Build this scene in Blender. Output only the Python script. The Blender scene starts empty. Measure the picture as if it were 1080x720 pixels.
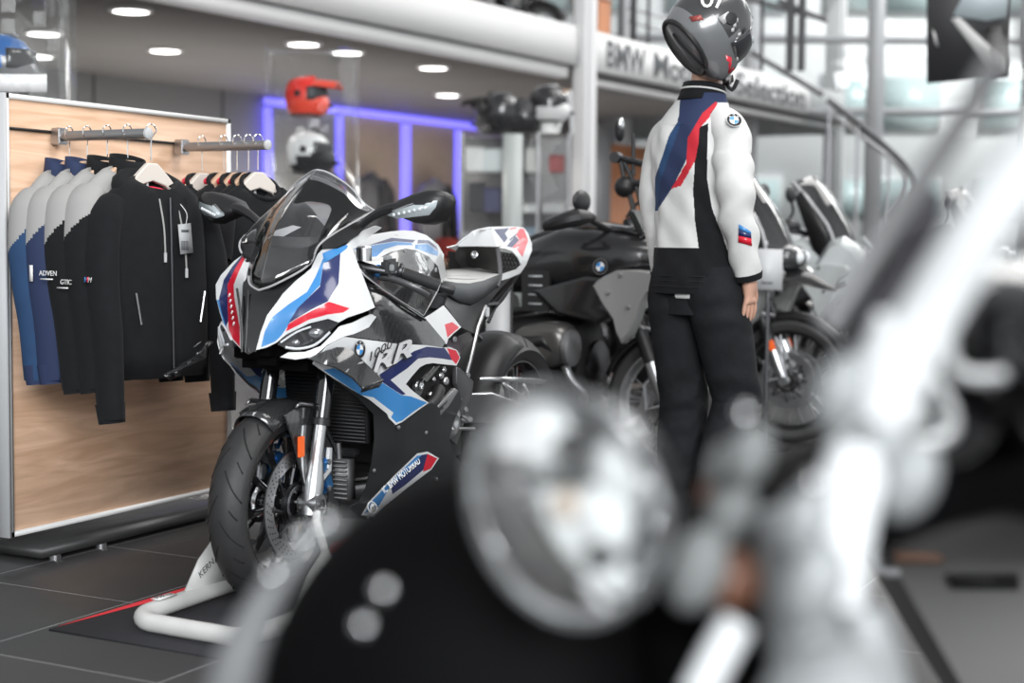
import bpy, bmesh, math, random
import numpy as np
from mathutils import Vector, Matrix, geometry
random.seed(4); PI = math.pi
S = bpy.context.scene; COL = S.collection
# ---------------- camera
CH, FPX = 1.09, 1600.0
PITCH, YAW, ROLL = math.atan(107/1600.), math.radians(27.5), math.radians(0.5)
_fw = Vector((-math.sin(YAW)*math.cos(PITCH), math.cos(YAW)*math.cos(PITCH), -math.sin(PITCH)))
_r0 = Vector((math.cos(YAW), math.sin(YAW), 0)); _u0 = _r0.cross(_fw)
_r = math.cos(ROLL)*_r0 + math.sin(ROLL)*_u0; _u = -math.sin(ROLL)*_r0 + math.cos(ROLL)*_u0
CAM = Vector((0, 0, CH))
cd = bpy.data.cameras.new('camera'); cam = bpy.data.objects.new('camera', cd); COL.objects.link(cam)
cam.matrix_world = Matrix.Translation(CAM) @ Matrix((_r, _u, -_fw)).transposed().to_4x4()
cd.sensor_width = 36; cd.lens = 36*FPX/1080; cd.clip_start = .05; cd.clip_end = 200
cd.dof.use_dof = True; cd.dof.focus_distance = 4.85; cd.dof.aperture_fstop = 1.8
S.camera = cam
# ---------------- world, lamps, exposure
W = bpy.data.worlds.new('world'); S.world = W; W.use_nodes = True
nt = W.node_tree; bg = nt.nodes['Background']
tc = nt.nodes.new('ShaderNodeTexCoord'); sp = nt.nodes.new('ShaderNodeSeparateXYZ'); rp = nt.nodes.new('ShaderNodeValToRGB')
nt.links.new(tc.outputs['Generated'], sp.inputs[0]); nt.links.new(sp.outputs['Z'], rp.inputs[0]); nt.links.new(rp.outputs[0], bg.inputs[0])
rp.color_ramp.elements[0].position = 0.0; rp.color_ramp.elements[0].color = (.9, .93, .95, 1)
rp.color_ramp.elements[1].position = .9; rp.color_ramp.elements[1].color = (.30, .31, .32, 1)
bg.inputs[1].default_value = 1.0
def area(name, loc, to, sx, sy, power, col=(1, 1, 1)):
    l = bpy.data.lights.new(name, 'AREA'); l.shape = 'RECTANGLE'; l.size = sx; l.size_y = sy; l.energy = power; l.color = col
    o = bpy.data.objects.new(name, l); COL.objects.link(o); o.location = loc
    o.rotation_euler = (Vector(to)-Vector(loc)).to_track_quat('-Z', 'Y').to_euler(); return o
area('skylight', (.5, 4.5, 6.5), (-2.2, 4.8, .5), 4, 3, 230, (1, .98, .96))
area('camera_side_key', (5.2, -5.6, 5.0), (-3.2, 4.4, .5), 7, 4, 1500, (.96, .98, 1))  # unseen key light added behind the camera to brighten upright surfaces
area('skylight_far', (-1.5, 13, 7), (-4, 13, 1), 6, 6, 380, (1, .98, .96))
area('street_daylight', (6, 24, 14), (3, 31, 3), 14, 8, 5200)
area('mezzanine_bounce_fill', (-8.7, 13.5, .5), (-8.7, 13.6, 2.7), 3, 9, 115, (1, .95, .9))  # unseen lamp added below the mezzanine, standing in for floor bounce
S.view_settings.view_transform = 'Standard'; S.view_settings.look = 'None'; S.view_settings.gamma = 1; S.view_settings.use_curve_mapping = False
S.view_settings.exposure = 0.0
# ---------------- pixel calibration (1080x720): where a sight line meets a real plane
def ray(px, py): return _fw*FPX + _r*(px-540) + _u*(360-py)
def onx(px, py, X): d = ray(px, py); return CAM + d*(X/d.x)
def ony(px, py, Y): d = ray(px, py); return CAM + d*(Y/d.y)
def onz(px, py, Z): d = ray(px, py); return CAM + d*((Z-CH)/d.z)
def atd(px, py, D): return CAM + ray(px, py)*(D/FPX)
# ---------------- materials
MATS = {}
def M(name, col=(.5, .5, .5), rough=.5, metal=0., coat=0., trans=0., alpha=1., emit=None, es=1., noise=None, bump=0., sheen=0., spec=.5):
    if name in MATS: return MATS[name]
    m = bpy.data.materials.new(name); m.use_nodes = True; n = m.node_tree; b = n.nodes['Principled BSDF']
    b.inputs['Base Color'].default_value = (*col, 1); b.inputs['Roughness'].default_value = rough; b.inputs['Metallic'].default_value = metal
    b.inputs['Coat Weight'].default_value = coat; b.inputs['Coat Roughness'].default_value = .05
    b.inputs['Transmission Weight'].default_value = trans; b.inputs['Alpha'].default_value = alpha; b.inputs['Specular IOR Level'].default_value = spec
    b.inputs['Sheen Weight'].default_value = sheen
    if emit: b.inputs['Emission Color'].default_value = (*emit, 1); b.inputs['Emission Strength'].default_value = es
    if noise or bump:
        t = n.nodes.new('ShaderNodeTexCoord'); q = n.nodes.new('ShaderNodeTexNoise'); n.links.new(t.outputs['Object'], q.inputs['Vector'])
        sc, amt = noise or (40, 0); q.inputs['Scale'].default_value = sc; q.inputs['Detail'].default_value = 4
        if amt:
            mx = n.nodes.new('ShaderNodeMix'); mx.data_type = 'RGBA'
            mx.inputs[6].default_value = (*[c*(1-amt) for c in col], 1); mx.inputs[7].default_value = (*[min(1, c*(1+amt)) for c in col], 1)
            n.links.new(q.outputs['Fac'], mx.inputs[0]); n.links.new(mx.outputs[2], b.inputs['Base Color'])
        if bump:
            bp = n.nodes.new('ShaderNodeBump'); bp.inputs['Strength'].default_value = bump; bp.inputs['Distance'].default_value = .01
            n.links.new(q.outputs['Fac'], bp.inputs['Height']); n.links.new(bp.outputs[0], b.inputs['Normal'])
    MATS[name] = m; return m
def glassy(name, tint, refl=.12, rough=.02, fk=1.):
    m = bpy.data.materials.new(name); m.use_nodes = True; n = m.node_tree; n.nodes.clear()
    o = n.nodes.new('ShaderNodeOutputMaterial'); t = n.nodes.new('ShaderNodeBsdfTransparent'); g = n.nodes.new('ShaderNodeBsdfGlossy'); x = n.nodes.new('ShaderNodeMixShader')
    f = n.nodes.new('ShaderNodeFresnel'); f.inputs['IOR'].default_value = 1.45
    ad = n.nodes.new('ShaderNodeMath'); ad.operation = 'MULTIPLY_ADD'; ad.inputs[1].default_value = fk; ad.inputs[2].default_value = refl-.04
    n.links.new(f.outputs[0], ad.inputs[0])
    t.inputs[0].default_value = (*tint, 1); g.inputs[0].default_value = (1, 1, 1, 1); g.inputs['Roughness'].default_value = rough
    n.links.new(ad.outputs[0], x.inputs[0]); n.links.new(t.outputs[0], x.inputs[1]); n.links.new(g.outputs[0], x.inputs[2]); n.links.new(x.outputs[0], o.inputs[0])
    MATS[name] = m; return m
def wood(name, c1, c2, scale=1.0, axis='Y'):
    m = M(name, c1, .45); n = m.node_tree; b = n.nodes['Principled BSDF']
    t = n.nodes.new('ShaderNodeTexCoord'); mp = n.nodes.new('ShaderNodeMapping'); n.links.new(t.outputs['Object'], mp.inputs[0])
    s = [9*scale]*3; s['XYZ'.index(axis)] = .9*scale; mp.inputs['Scale'].default_value = s
    q = n.nodes.new('ShaderNodeTexNoise'); q.inputs['Scale'].default_value = 1.6; q.inputs['Detail'].default_value = 9; q.inputs['Distortion'].default_value = 1.4
    n.links.new(mp.outputs[0], q.inputs['Vector'])
    r = n.nodes.new('ShaderNodeValToRGB'); r.color_ramp.elements[0].position = .36; r.color_ramp.elements[0].color = (*c2, 1); r.color_ramp.elements[1].position = .66; r.color_ramp.elements[1].color = (*c1, 1)
    n.links.new(q.outputs['Fac'], r.inputs[0]); n.links.new(r.outputs[0], b.inputs['Base Color']); return m
def tiles():
    m = M('floor_tile', (.045, .043, .042), .36); n = m.node_tree; b = n.nodes['Principled BSDF']
    t = n.nodes.new('ShaderNodeTexCoord'); mp = n.nodes.new('ShaderNodeMapping'); n.links.new(t.outputs['Object'], mp.inputs[0])
    mp.inputs['Location'].default_value = (3.55, -3.44, 0)
    br = n.nodes.new('ShaderNodeTexBrick'); br.offset = 0; br.inputs['Scale'].default_value = 1; br.inputs['Brick Width'].default_value = .6; br.inputs['Row Height'].default_value = .6
    br.inputs['Mortar Size'].default_value = .0028; br.inputs['Mortar Smooth'].default_value = .1
    br.inputs['Color1'].default_value = (.040, .038, .037, 1); br.inputs['Color2'].default_value = (.052, .050, .048, 1); br.inputs['Mortar'].default_value = (.20, .20, .19, 1)
    mp.inputs['Scale'].default_value = (.6/.625, 1, 1)
    n.links.new(mp.outputs[0], br.inputs['Vector'])
    q = n.nodes.new('ShaderNodeTexNoise'); q.inputs['Scale'].default_value = 1.7; q.inputs['Detail'].default_value = 6; n.links.new(t.outputs['Object'], q.inputs['Vector'])
    mx = n.nodes.new('ShaderNodeMix'); mx.data_type = 'RGBA'; mx.blend_type = 'MULTIPLY'; mx.inputs[0].default_value = .5
    n.links.new(br.outputs['Color'], mx.inputs[6]); n.links.new(q.outputs['Color'], mx.inputs[7])
    hs = n.nodes.new('ShaderNodeHueSaturation'); hs.inputs['Saturation'].default_value = .35; hs.inputs['Value'].default_value = 1.35; n.links.new(mx.outputs[2], hs.inputs['Color'])
    n.links.new(hs.outputs[0], b.inputs['Base Color']); return m
def carbon():
    m = M('carbon', (.02, .021, .022), .18, coat=.9); n = m.node_tree; b = n.nodes['Principled BSDF']
    t = n.nodes.new('ShaderNodeTexCoord'); mp = n.nodes.new('ShaderNodeMapping'); mp.inputs['Rotation'].default_value = (.6, .7, .5); n.links.new(t.outputs['Object'], mp.inputs[0])
    c = n.nodes.new('ShaderNodeTexChecker'); c.inputs['Scale'].default_value = 240; c.inputs[1].default_value = (.014, .014, .015, 1); c.inputs[2].default_value = (.05, .051, .053, 1)
    n.links.new(mp.outputs[0], c.inputs['Vector']); n.links.new(c.outputs[0], b.inputs['Base Color']); return m
WHITE = M('white_paint', (.74, .75, .755), .28, coat=.6); LBLUE = M('light_blue_paint', (.055, .26, .60), .28, coat=.6)
DBLUE = M('dark_blue_paint', (.018, .028, .12), .28, coat=.6); RED = M('red_paint', (.72, .012, .035), .3, coat=.6)
BLK = M('black_plastic', (.014, .014, .015), .42); GLOSS = M('gloss_black', (.008, .008, .009), .12, coat=.8); CARB = carbon()
RUB = M('tyre_rubber', (.026, .026, .027), .55, bump=.05, noise=(60, .15)); GROOVE = M('tread_groove_black', (.006, .006, .006), .8)
ALU = M('silver_metal', (.62, .63, .64), .28, 1.); CHROME = M('chrome', (.85, .86, .87), .07, 1.); STEEL = M('brushed_steel', (.45, .45, .46), .35, 1.)
DMET = M('dark_metal', (.09, .09, .095), .38, 1.); BLUEM = M('blue_anodised', (.06, .24, .55), .3, .8); ORNG = M('orange_reflector', (.9, .15, .03), .3, emit=(.9, .13, .02), es=.12)
GREY = M('grey_panel_paint', (.30, .30, .295), .4); LGREY = M('pale_grey', (.52, .53, .54), .45); FAB = M('black_fabric', (.011, .0115, .013), .9, spec=.2, sheen=.03, bump=.15, noise=(30, .25))
WFAB = M('white_fabric', (.66, .66, .645), .8, bump=.12, noise=(25, .05)); NAVY = M('navy_fabric', (.017, .03, .085), .8); BFAB = M('blue_fabric', (.016, .055, .14), .8, noise=(20, .2))
GFAB = M('grey_fabric', (.36, .355, .345), .85); RFAB = M('red_fabric', (.55, .015, .03), .7); SKIN = M('mannequin_skin', (.62, .36, .26), .5)
DENIM = M('black_denim', (.012, .013, .015), .85, spec=.25, bump=.6, noise=(14, .5)); SCRN = glassy('clear_screen', (.93, .93, .94), .10); GLS = glassy('cabinet_glass', (.985, .99, .99), .05, fk=.12)
LENS = glassy('lens_glass', (.97, .98, .98), .08); SWHITE = M('sign_white', (.8, .8, .79), .5); LTG = M('grey_letters', (.10, .105, .11), .5)
PAPER = M('paper_white', (.8, .8, .79), .6); PINKM = M('red_pink', (.75, .03, .07), .5); SEATG = M('seat_grey', (.09, .095, .10), .7); PALEV = M('pale_alcantara', (.5, .5, .485), .8)
# ---------------- mesh kit
WM = {}
class MB:
    def __init__(s): s.bm = bmesh.new(); s.mi = 0
    def _f(s, vs):
        try: f = s.bm.faces.new(vs); f.material_index = s.mi; f.smooth = True; return f
        except ValueError: return None
    def box(s, c, size, rot=None, bev=0.):
        h = Vector(size)*.5; R = rot if rot else Matrix.Identity(3); c = Vector(c)
        if bev:
            t = bmesh.new(); bmesh.ops.create_cube(t, size=1); 
            for v in t.verts: v.co = Vector((v.co.x*size[0], v.co.y*size[1], v.co.z*size[2]))
            bmesh.ops.bevel(t, geom=t.edges[:], offset=bev, segments=2, affect='EDGES')
            mp = {v: s.bm.verts.new(R @ v.co + c) for v in t.verts}
            for f in t.faces: s._f([mp[v] for v in f.verts])
            t.free(); return s
        vs = [s.bm.verts.new(R @ Vector((x*h.x, y*h.y, z*h.z)) + c) for x in (-1, 1) for y in (-1, 1) for z in (-1, 1)]
        for q in ((0, 1, 3, 2), (4, 6, 7, 5), (0, 4, 5, 1), (2, 3, 7, 6), (0, 2, 6, 4), (1, 5, 7, 3)): s._f([vs[i] for i in q])
        return s
    def loft(s, rings, cap=True, close=False):
        R = [[s.bm.verts.new(Vector(p)) for p in r] for r in rings]; n = len(R[0])
        for i in range(len(R) if close else len(R)-1):
            a, b = R[i], R[(i+1) % len(R)]
            for k in range(n): s._f([a[k], a[(k+1) % n], b[(k+1) % n], b[k]])
        if cap and not close: s._f(R[0][::-1]); s._f(R[-1])
        return s
    def tube(s, pts, r, seg=10, cap=True, close=False, sub=0, flat=1.):
        P = [Vector(p) for p in pts]; rr = list(r) if hasattr(r, '__len__') else [r]*len(P)
        if sub: P, rr = smooth_path(P, rr, sub, close)
        n = len(P); rings = []; N = None
        for i in range(n):
            a = P[(i-1) % n] if (close or i) else P[i]; b = P[(i+1) % n] if (close or i < n-1) else P[i]
            t = (b-a); t = t.normalized() if t.length > 1e-9 else Vector((0, 0, 1))
            if N is None: N = t.orthogonal().normalized() if abs(t.z) > .95 else Vector((0, 0, 1)).cross(t).normalized()
            N = N - t*N.dot(t); N = N.normalized() if N.length > 1e-6 else t.orthogonal().normalized(); B = t.cross(N)
            rings.append([P[i] + (N*math.cos(2*PI*k/seg) + B*math.sin(2*PI*k/seg)*flat)*rr[i] for k in range(seg)])
        return s.loft(rings, cap, close)
    def cyl(s, a, b, r, r2=None, seg=16): return s.tube([a, b], [r, r if r2 is None else r2], seg)
    def lathe(s, prof, c, axis, seg=32, closed=False, cap=True):
        ax = Vector(axis).normalized(); u = ax.orthogonal().normalized(); v = ax.cross(u); c = Vector(c)
        rings = [[c + ax*h + (u*math.cos(2*PI*k/seg)+v*math.sin(2*PI*k/seg))*max(r, 1e-4) for k in range(seg)] for r, h in prof]
        return s.loft(rings, False if closed else cap, closed)
    def ell(s, c, rad, rot=None, seg=20, rg=12):
        R = rot if rot else Matrix.Identity(3); c = Vector(c); rings = []
        for i in range(rg+1):
            t = PI*i/rg; rr = max(math.sin(t), 1e-3)
            rings.append([c + R @ Vector((rad[0]*rr*math.cos(2*PI*k/seg), rad[1]*rr*math.sin(2*PI*k/seg), -rad[2]*math.cos(t))) for k in range(seg)])
        return s.loft(rings)
    def prism(s, poly, off):
        off = Vector(off); a = [s.bm.verts.new(Vector(p)) for p in poly]; b = [s.bm.verts.new(Vector(p)+off) for p in poly]; n = len(a)
        s._f(a[::-1]); s._f(b)
        for k in range(n): s._f([a[k], a[(k+1) % n], b[(k+1) % n], b[k]])
        return s
    def build(s, name, mats, parent=None, local=False, smooth=35, bevel=0, subd=0, solid=0):
        bmesh.ops.remove_doubles(s.bm, verts=s.bm.verts[:], dist=1e-6)
        bmesh.ops.recalc_face_normals(s.bm, faces=s.bm.faces[:])
        if not local: s.bm.transform((WM[parent] if parent else Matrix.Identity(4)).inverted())
        me = bpy.data.meshes.new(name); s.bm.to_mesh(me); s.bm.free()
        for m in (mats if isinstance(mats, (list, tuple)) else [mats]): me.materials.append(m)
        o = bpy.data.objects.new(name, me); COL.objects.link(o)
        if smooth: me.set_sharp_from_angle(angle=math.radians(smooth))
        if solid: q = o.modifiers.new('solid', 'SOLIDIFY'); q.thickness = solid; q.offset = -1
        if bevel: q = o.modifiers.new('bevel', 'BEVEL'); q.width = bevel; q.segments = 2; q.limit_method = 'ANGLE'
        if subd: q = o.modifiers.new('sub', 'SUBSURF'); q.levels = subd; q.render_levels = subd
        if parent: o.parent = parent
        WM[o] = WM[parent].copy() if parent else Matrix.Identity(4)
        return o
def smooth_path(P, rr, sub, close=False):
    n = len(P); Q = []; q = []
    for i in range(n if close else n-1):
        p0, p1, p2, p3 = (P[(i-1) % n] if (close or i) else P[0]), P[i], P[(i+1) % n], (P[(i+2) % n] if (close or i < n-2) else P[-1])
        for k in range(sub):
            t = k/sub; Q.append(.5*((2*p1)+(p2-p0)*t+(2*p0-5*p1+4*p2-p3)*t*t+(3*p1-p0-3*p2+p3)*t**3)); q.append(rr[i]*(1-t)+rr[(i+1) % n]*t)
    if not close: Q.append(P[-1]); q.append(rr[-1])
    return Q, q
def tag(o, label=None, cat=None, group=None, kind=None):
    for k, v in (('label', label), ('category', cat), ('group', group), ('kind', kind)):
        if v: o[k] = v
    return o
def thing(name, label, cat, loc=(0, 0, 0), rz=0., group=None):
    o = bpy.data.objects.new(name, None); COL.objects.link(o); o.empty_display_size = .1
    o.location = loc; o.rotation_euler = (0, 0, rz); WM[o] = Matrix.Translation(Vector(loc)) @ Matrix.Rotation(rz, 4, 'Z')
    return tag(o, label, cat, group)
def kids(o): return [c for c in WM if c.parent == o]
def copy_tree(o, parent=None):
    c = o.copy(); COL.objects.link(c); WM[c] = WM[parent].copy() if parent else WM[o].copy()
    if parent: c.parent = parent
    for ch in kids(o): copy_tree(ch, c)
    return c
def place(o, loc, rz=0.):
    o.location = loc; o.rotation_euler = (0, 0, rz); m = Matrix.Translation(Vector(loc)) @ Matrix.Rotation(rz, 4, 'Z')
    def setm(x):
        WM[x] = m
        for c in kids(x): setm(c)
    setm(o); return o
def frame(o, ux, uy):                                   # 4x4 with x axis ux, y axis uy
    ux = Vector(ux).normalized(); uz = ux.cross(Vector(uy)).normalized(); uy = uz.cross(ux)
    return Matrix.Translation(Vector(o)) @ Matrix((ux, uy, uz)).transposed().to_4x4()
def text(name, body, mat4, size, m, parent=None, ext=.001, align='LEFT', shear=0, width=None, bold=0):
    c = bpy.data.curves.new('t', 'FONT'); c.body = body; c.size = size; c.extrude = ext; c.align_x = align; c.shear = shear; c.resolution_u = 3; c.offset = bold
    t = bpy.data.objects.new('t', c); COL.objects.link(t); bpy.context.view_layer.update()
    me = bpy.data.meshes.new_from_object(t.evaluated_get(bpy.context.evaluated_depsgraph_get())); bpy.data.objects.remove(t)
    if width:
        xs = [v.co.x for v in me.vertices]; k = width/max(max(xs)-min(xs), 1e-6)
        for v in me.vertices: v.co.x *= k
    me.transform((WM[parent].inverted() if parent else Matrix.Identity(4)) @ mat4); me.materials.clear(); me.materials.append(m)
    o = bpy.data.objects.new(name, me); COL.objects.link(o)
    if parent: o.parent = parent
    WM[o] = WM[parent].copy() if parent else Matrix.Identity(4); return o
RSIL = M('roundel_silver', (.3, .3, .31), .3, .8); RBLK = M('roundel_black', (.012, .012, .014), .6, spec=.2); RWHT = M('roundel_white', (.8, .8, .8), .3); RBLU = M('roundel_blue', (.02, .25, .62), .3)
def roundel(c, ux, uy, r, parent, local=False):
    F = frame(c, ux, uy); b = MB()
    def P(x, y, z): return F @ Vector((x, y, z))
    def disc(r0, r1, z, a0, a1, n, mi):
        b.mi = mi
        for k in range(n):
            t0, t1 = a0+(a1-a0)*k/n, a0+(a1-a0)*(k+1)/n
            v = [P(r0*math.cos(t0), r0*math.sin(t0), z), P(r1*math.cos(t0), r1*math.sin(t0), z), P(r1*math.cos(t1), r1*math.sin(t1), z), P(r0*math.cos(t1), r0*math.sin(t1), z)]
            if r0 < 1e-6: v = v[1:3]+[v[0]]
            b._f([b.bm.verts.new(p) for p in v])
    z = r*.08
    disc(.93*r, r, z, 0, 2*PI, 28, 0); disc(r, r*1.02, 0, 0, 2*PI, 28, 0); disc(.62*r, .93*r, z, 0, 2*PI, 28, 1); disc(.57*r, .62*r, z, 0, 2*PI, 28, 0)
    for q in range(4): disc(0, .57*r, z, q*PI/2, (q+1)*PI/2, 7, 2 if q % 2 == 0 else 3)
    o = b.build('roundel', [RSIL, RBLK, RWHT, RBLU], parent, local, smooth=0)
    if local: return o
    for ch, a in (('B', 135), ('M', 90), ('W', 45)):
        t = math.radians(a); rr = r*.66
        G = F @ Matrix.Translation((rr*math.cos(t), rr*math.sin(t), z+.0003)) @ Matrix.Rotation(t-PI/2, 4, 'Z')
        text('roundel_letter', ch, G, r*.34, RWHT, o, ext=.0002, align='CENTER')
    return o
def tps(ctrl):
    c = np.array(ctrl, float); n = len(c); d = np.hypot(c[:, None, 0]-c[None, :, 0], c[:, None, 1]-c[None, :, 1])
    K = np.where(d > 0, d*d*np.log(d+1e-9), 0)+np.eye(n)*30.; Pm = np.c_[np.ones(n), c[:, :2]]
    A = np.block([[K, Pm], [Pm.T, np.zeros((3, 3))]]); w = np.linalg.solve(A, np.r_[c[:, 2], 0, 0, 0])
    def f(x, y):
        r = np.hypot(c[:, 0]-x, c[:, 1]-y); return float(w[:n] @ np.where(r > 0, r*r*np.log(r+1e-9), 0) + w[n]+w[n+1]*x+w[n+2]*y)
    return f
# ================= the setting
def struct(o): o['kind'] = 'structure'; return o
fl = MB(); fl.box((-4, 11, -.05), (30, 42, .1)); struct(fl.build('floor', tiles(), smooth=0))
# mezzanine frame: s along its edge, t into the building, z up
MO = Vector((-6.47, 12.77, 0)); MS = Vector((.078, .997, 0)).normalized(); MT = Vector((-MS.y, MS.x, 0))
MR = Matrix((MS, MT, Vector((0, 0, 1)))).transposed()
def mz(s, t, z): return MO + MS*s + MT*t + Vector((0, 0, z))
def mbox(b, s0, s1, t0, t1, z0, z1): b.box(mz((s0+s1)/2, (t0+t1)/2, (z0+z1)/2), (s1-s0, t1-t0, z1-z0), MR); return b
ceilm = M('grey_ceiling', (.24, .228, .22), .6, noise=(1.2, .12)); wallm = M('grey_wall', (.56, .565, .57), .6); fascm = M('white_fascia', (.74, .74, .74), .45)
struct(mbox(MB(), -14, 9.6, 0, 8.4, 2.7, 2.9).build('ceiling', ceilm, smooth=0))
struct(mbox(MB(), -14, 9.6, 4.15, 4.3, 0, 2.7).build('wall_left', wallm, smooth=0))
seams = MB()
for s in (-3.4, -1.55, .3, 2.4): mbox(seams, s, s+.018, 4.14, 4.16, 0, 2.7)
struct(seams.build('trim_1', M('seam_grey', (.2, .2, .21), .6), smooth=0))
f1 = MB(); mbox(f1, -14, .85, -.10, .05, 2.79, 3.16); mbox(f1, -14, .62, -.04, .06, 2.66, 2.775); struct(f1.build('trim_2', fascm, smooth=0))
struct(mbox(MB(), -14, .7, -.02, .0, 2.77, 2.8).build('trim_3', M('shadow_gap', (.08, .08, .085), .6), smooth=0))
f2 = MB(); mbox(f2, 1.02, 8.2, -.08, .05, 2.78, 3.16); mbox(f2, 1.02, 8.2, .0, .1, 2.66, 2.76); struct(f2.build('trim_4', fascm, smooth=0))
for word, s0, wd_, lab in (('BMW', 1.3, .86, 'grey word BMW on the white mezzanine fascia'), ('Motorrad', 2.34, 1.98, 'grey word Motorrad on the white mezzanine fascia, partly behind the helmet'), ('Selection', 4.50, 2.25, 'grey word Selection on the white mezzanine fascia, right of the helmet')):
    tag(text('wall_lettering', word, frame(mz(s0, -.083, 2.84), MS, (0, 0, 1)), .37, LTG, None, .004, width=wd_, bold=.008), lab, 'sign', 'lettering on the mezzanine fascia')
def wallhit(px, z, t=4.15):
    lo, hi = 4., 60.
    for _ in range(50):
        m_ = (lo+hi)/2; d = _fw*FPX + _r*(px-540); d = Vector((d.x, d.y, 0)); p = CAM + d*(m_/FPX)
        if (p-MO).dot(MT) < t: lo = m_
        else: hi = m_
    return Vector((p.x, p.y, z))
def ws(px, t): return (wallhit(px, 0, t)-MO).dot(MS)
def column(name, p, w, d, z1):
    b = MB(); b.box((p.x, p.y, z1/2), (w, d, z1), MR); b.box((p.x, p.y, z1/2), (w*.55, d+.07, z1), MR); return struct(b.build(name, M('white_column', (.66, .66, .665), .4), bevel=.01, smooth=0))
column('column_1', mz(.84, -.10, 0), .22, .14, 6.); column('column_2', mz(8.35, .1, 0), .20, .2, 6.)
# upper floor back wall and posts
struct(mbox(MB(), -14, 9, 8.2, 8.35, 2.9, 6).build('wall_upper', M('upper_wall', (.62, .62, .62), .6), smooth=0))
# far window wall (turned to face along the hall)
WC = atd(930, 120, 20.); WX = Vector((_r.x, _r.y, 0)).normalized(); WN = Vector((-WX.y, WX.x, 0)); WR = Matrix((WX, WN, Vector((0, 0, 1)))).transposed()
def wz(s, t, z): return Vector((WC.x, WC.y, 0)) + WX*s + WN*t + Vector((0, 0, z))
def wbox(b, s0, s1, t0, t1, z0, z1): b.box(wz((s0+s1)/2, (t0+t1)/2, (z0+z1)/2), (s1-s0, t1-t0, z1-z0), WR); return b
wfm = M('window_frame_grey', (.36, .37, .38), .4)
w = MB()
for s in (-3.4, -1.75, -.1, 1.95, 3.6): wbox(w, s-.10, s+.10, -.08, .08, 0, 6.6)
for z in (2.82, 3.75, .75): wbox(w, -5, 6, -.04, .04, z-.05, z+.05)
wf = struct(w.build('window_1', wfm, smooth=0))
struct(wbox(MB(), -5, 6, -.006, .006, 0, 6.6).build('window_2', glassy('pane', (.98, .99, .99), .05), smooth=0))
struct(wbox(MB(), -2.1, 12, -.1, .1, 0, .7).build('wall_far', M('sill_grey', (.5, .5, .5), .6), smooth=0))
# the building across the street
eb = thing('office_building', 'white building with bands of pale windows outside the far showroom glass', 'building', wz(2, 9, 0))
bb = MB(); wbox(bb, -14, 18, 9, 13, 0, 9); bb.build('wall', M('building_white', (.84, .85, .85), .7), eb, smooth=0)
for z0, z1 in ((1.55, 2.35), (3.2, 4.3), (5.4, 6.4)):
    for s in range(-11, 16, 3):
        fr = wbox(MB(), s, s+2.3, 8.93, 9.02, z0, z1).build('window', M('building_sash', (.55, .58, .58), .5), eb, smooth=0)
        pn = MB(); wbox(pn, s+.08, s+1.1, 8.9, 8.94, z0+.08, z1-.08); wbox(pn, s+1.2, s+2.22, 8.9, 8.94, z0+.08, z1-.08)
        pn.build('pane', M('building_glass', (.50, .62, .62), .15), fr, smooth=0)
# baseboards / partition right of cabinets
pb = thing('grey_partition', 'tall narrow grey partition panel standing right of the white column', 'partition', mz(ws(630, .55), .58, 0))
mbox(MB(), ws(622, .55), ws(642, .55), .55, .62, .02, 2.36).build('panel', M('partition_grey', (.09, .092, .095), .5), pb, smooth=0)
mbox(MB(), ws(617, .55), ws(622, .55), .5, .66, 0, 2.37).build('edge_post', M('partition_post', (.4, .4, .41), .4), pb, smooth=0)
ow = wood('orange_wood', (.50, .22, .11), (.36, .15, .075), .8, 'Z')
wd = thing('wooden_display_wall', 'orange wooden display wall glimpsed behind the mannequin', 'display wall', mz(ws(675, 1.6), 1.65, 0))
mbox(MB(), ws(640, 1.6), ws(712, 1.6), 1.6, 1.7, .02, 2.3).build('board', ow, wd, smooth=0); mbox(MB(), ws(640, 1.6), ws(712, 1.6), 1.55, 1.6, 0, .1).build('plinth', BLK, wd, smooth=0)
# wall of chipboard panels and blue light strips
osb = M('chipboard', (.62, .49, .37), .75, noise=(26, .3)); led = M('blue_led', (.25, .25, .9), .4, emit=(.20, .17, 1.), es=1.5)
sW = lambda px, z=2.3: (lambda p: (p-MO).dot(MS))(wallhit(px, z))
edges = [sW(x) for x in (277, 352, 421, 476, 545)]
for i in range(4):
    b = MB(); mbox(b, edges[i]+.10, edges[i+1]-.10, 4.06, 4.14, .15, 2.58)
    t_ = tag(b.build('chipboard_panel', osb if i else M('concrete_panel', (.36, .35, .33), .8, noise=(9, .2)), smooth=0, bevel=.004),
      ['pale concrete-look wall panel behind the tall helmet showcase', 'chipboard wall panel with a grey jacket hung on it', 'chipboard wall panel between the two rightmost blue light strips', 'chipboard wall panel partly behind the low glass cabinet'][i], 'wall panel')
for i, e in enumerate(edges[:4]):
    b = MB(); w_ = (.05, .045, .085, .04)[i]; mbox(b, e-w_, e+w_, 4.03, 4.10, .5, 2.56)
    tag(b.build('light_strip', led, smooth=0, bevel=.02), ['vertical blue light strip at the left end of the chipboard wall', 'vertical blue light strip behind the tall helmet showcase', 'broad vertical blue light strip between two hanging jackets', 'thin vertical blue light strip farthest right on the wall'][i], 'light strip')
b = MB(); mbox(b, edges[0]-.05, edges[4]+.2, 4.0, 4.10, 2.59, 2.67); tag(b.build('light_strip', led, smooth=0, bevel=.02), 'long horizontal blue light strip under the grey ceiling', 'light strip')
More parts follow.
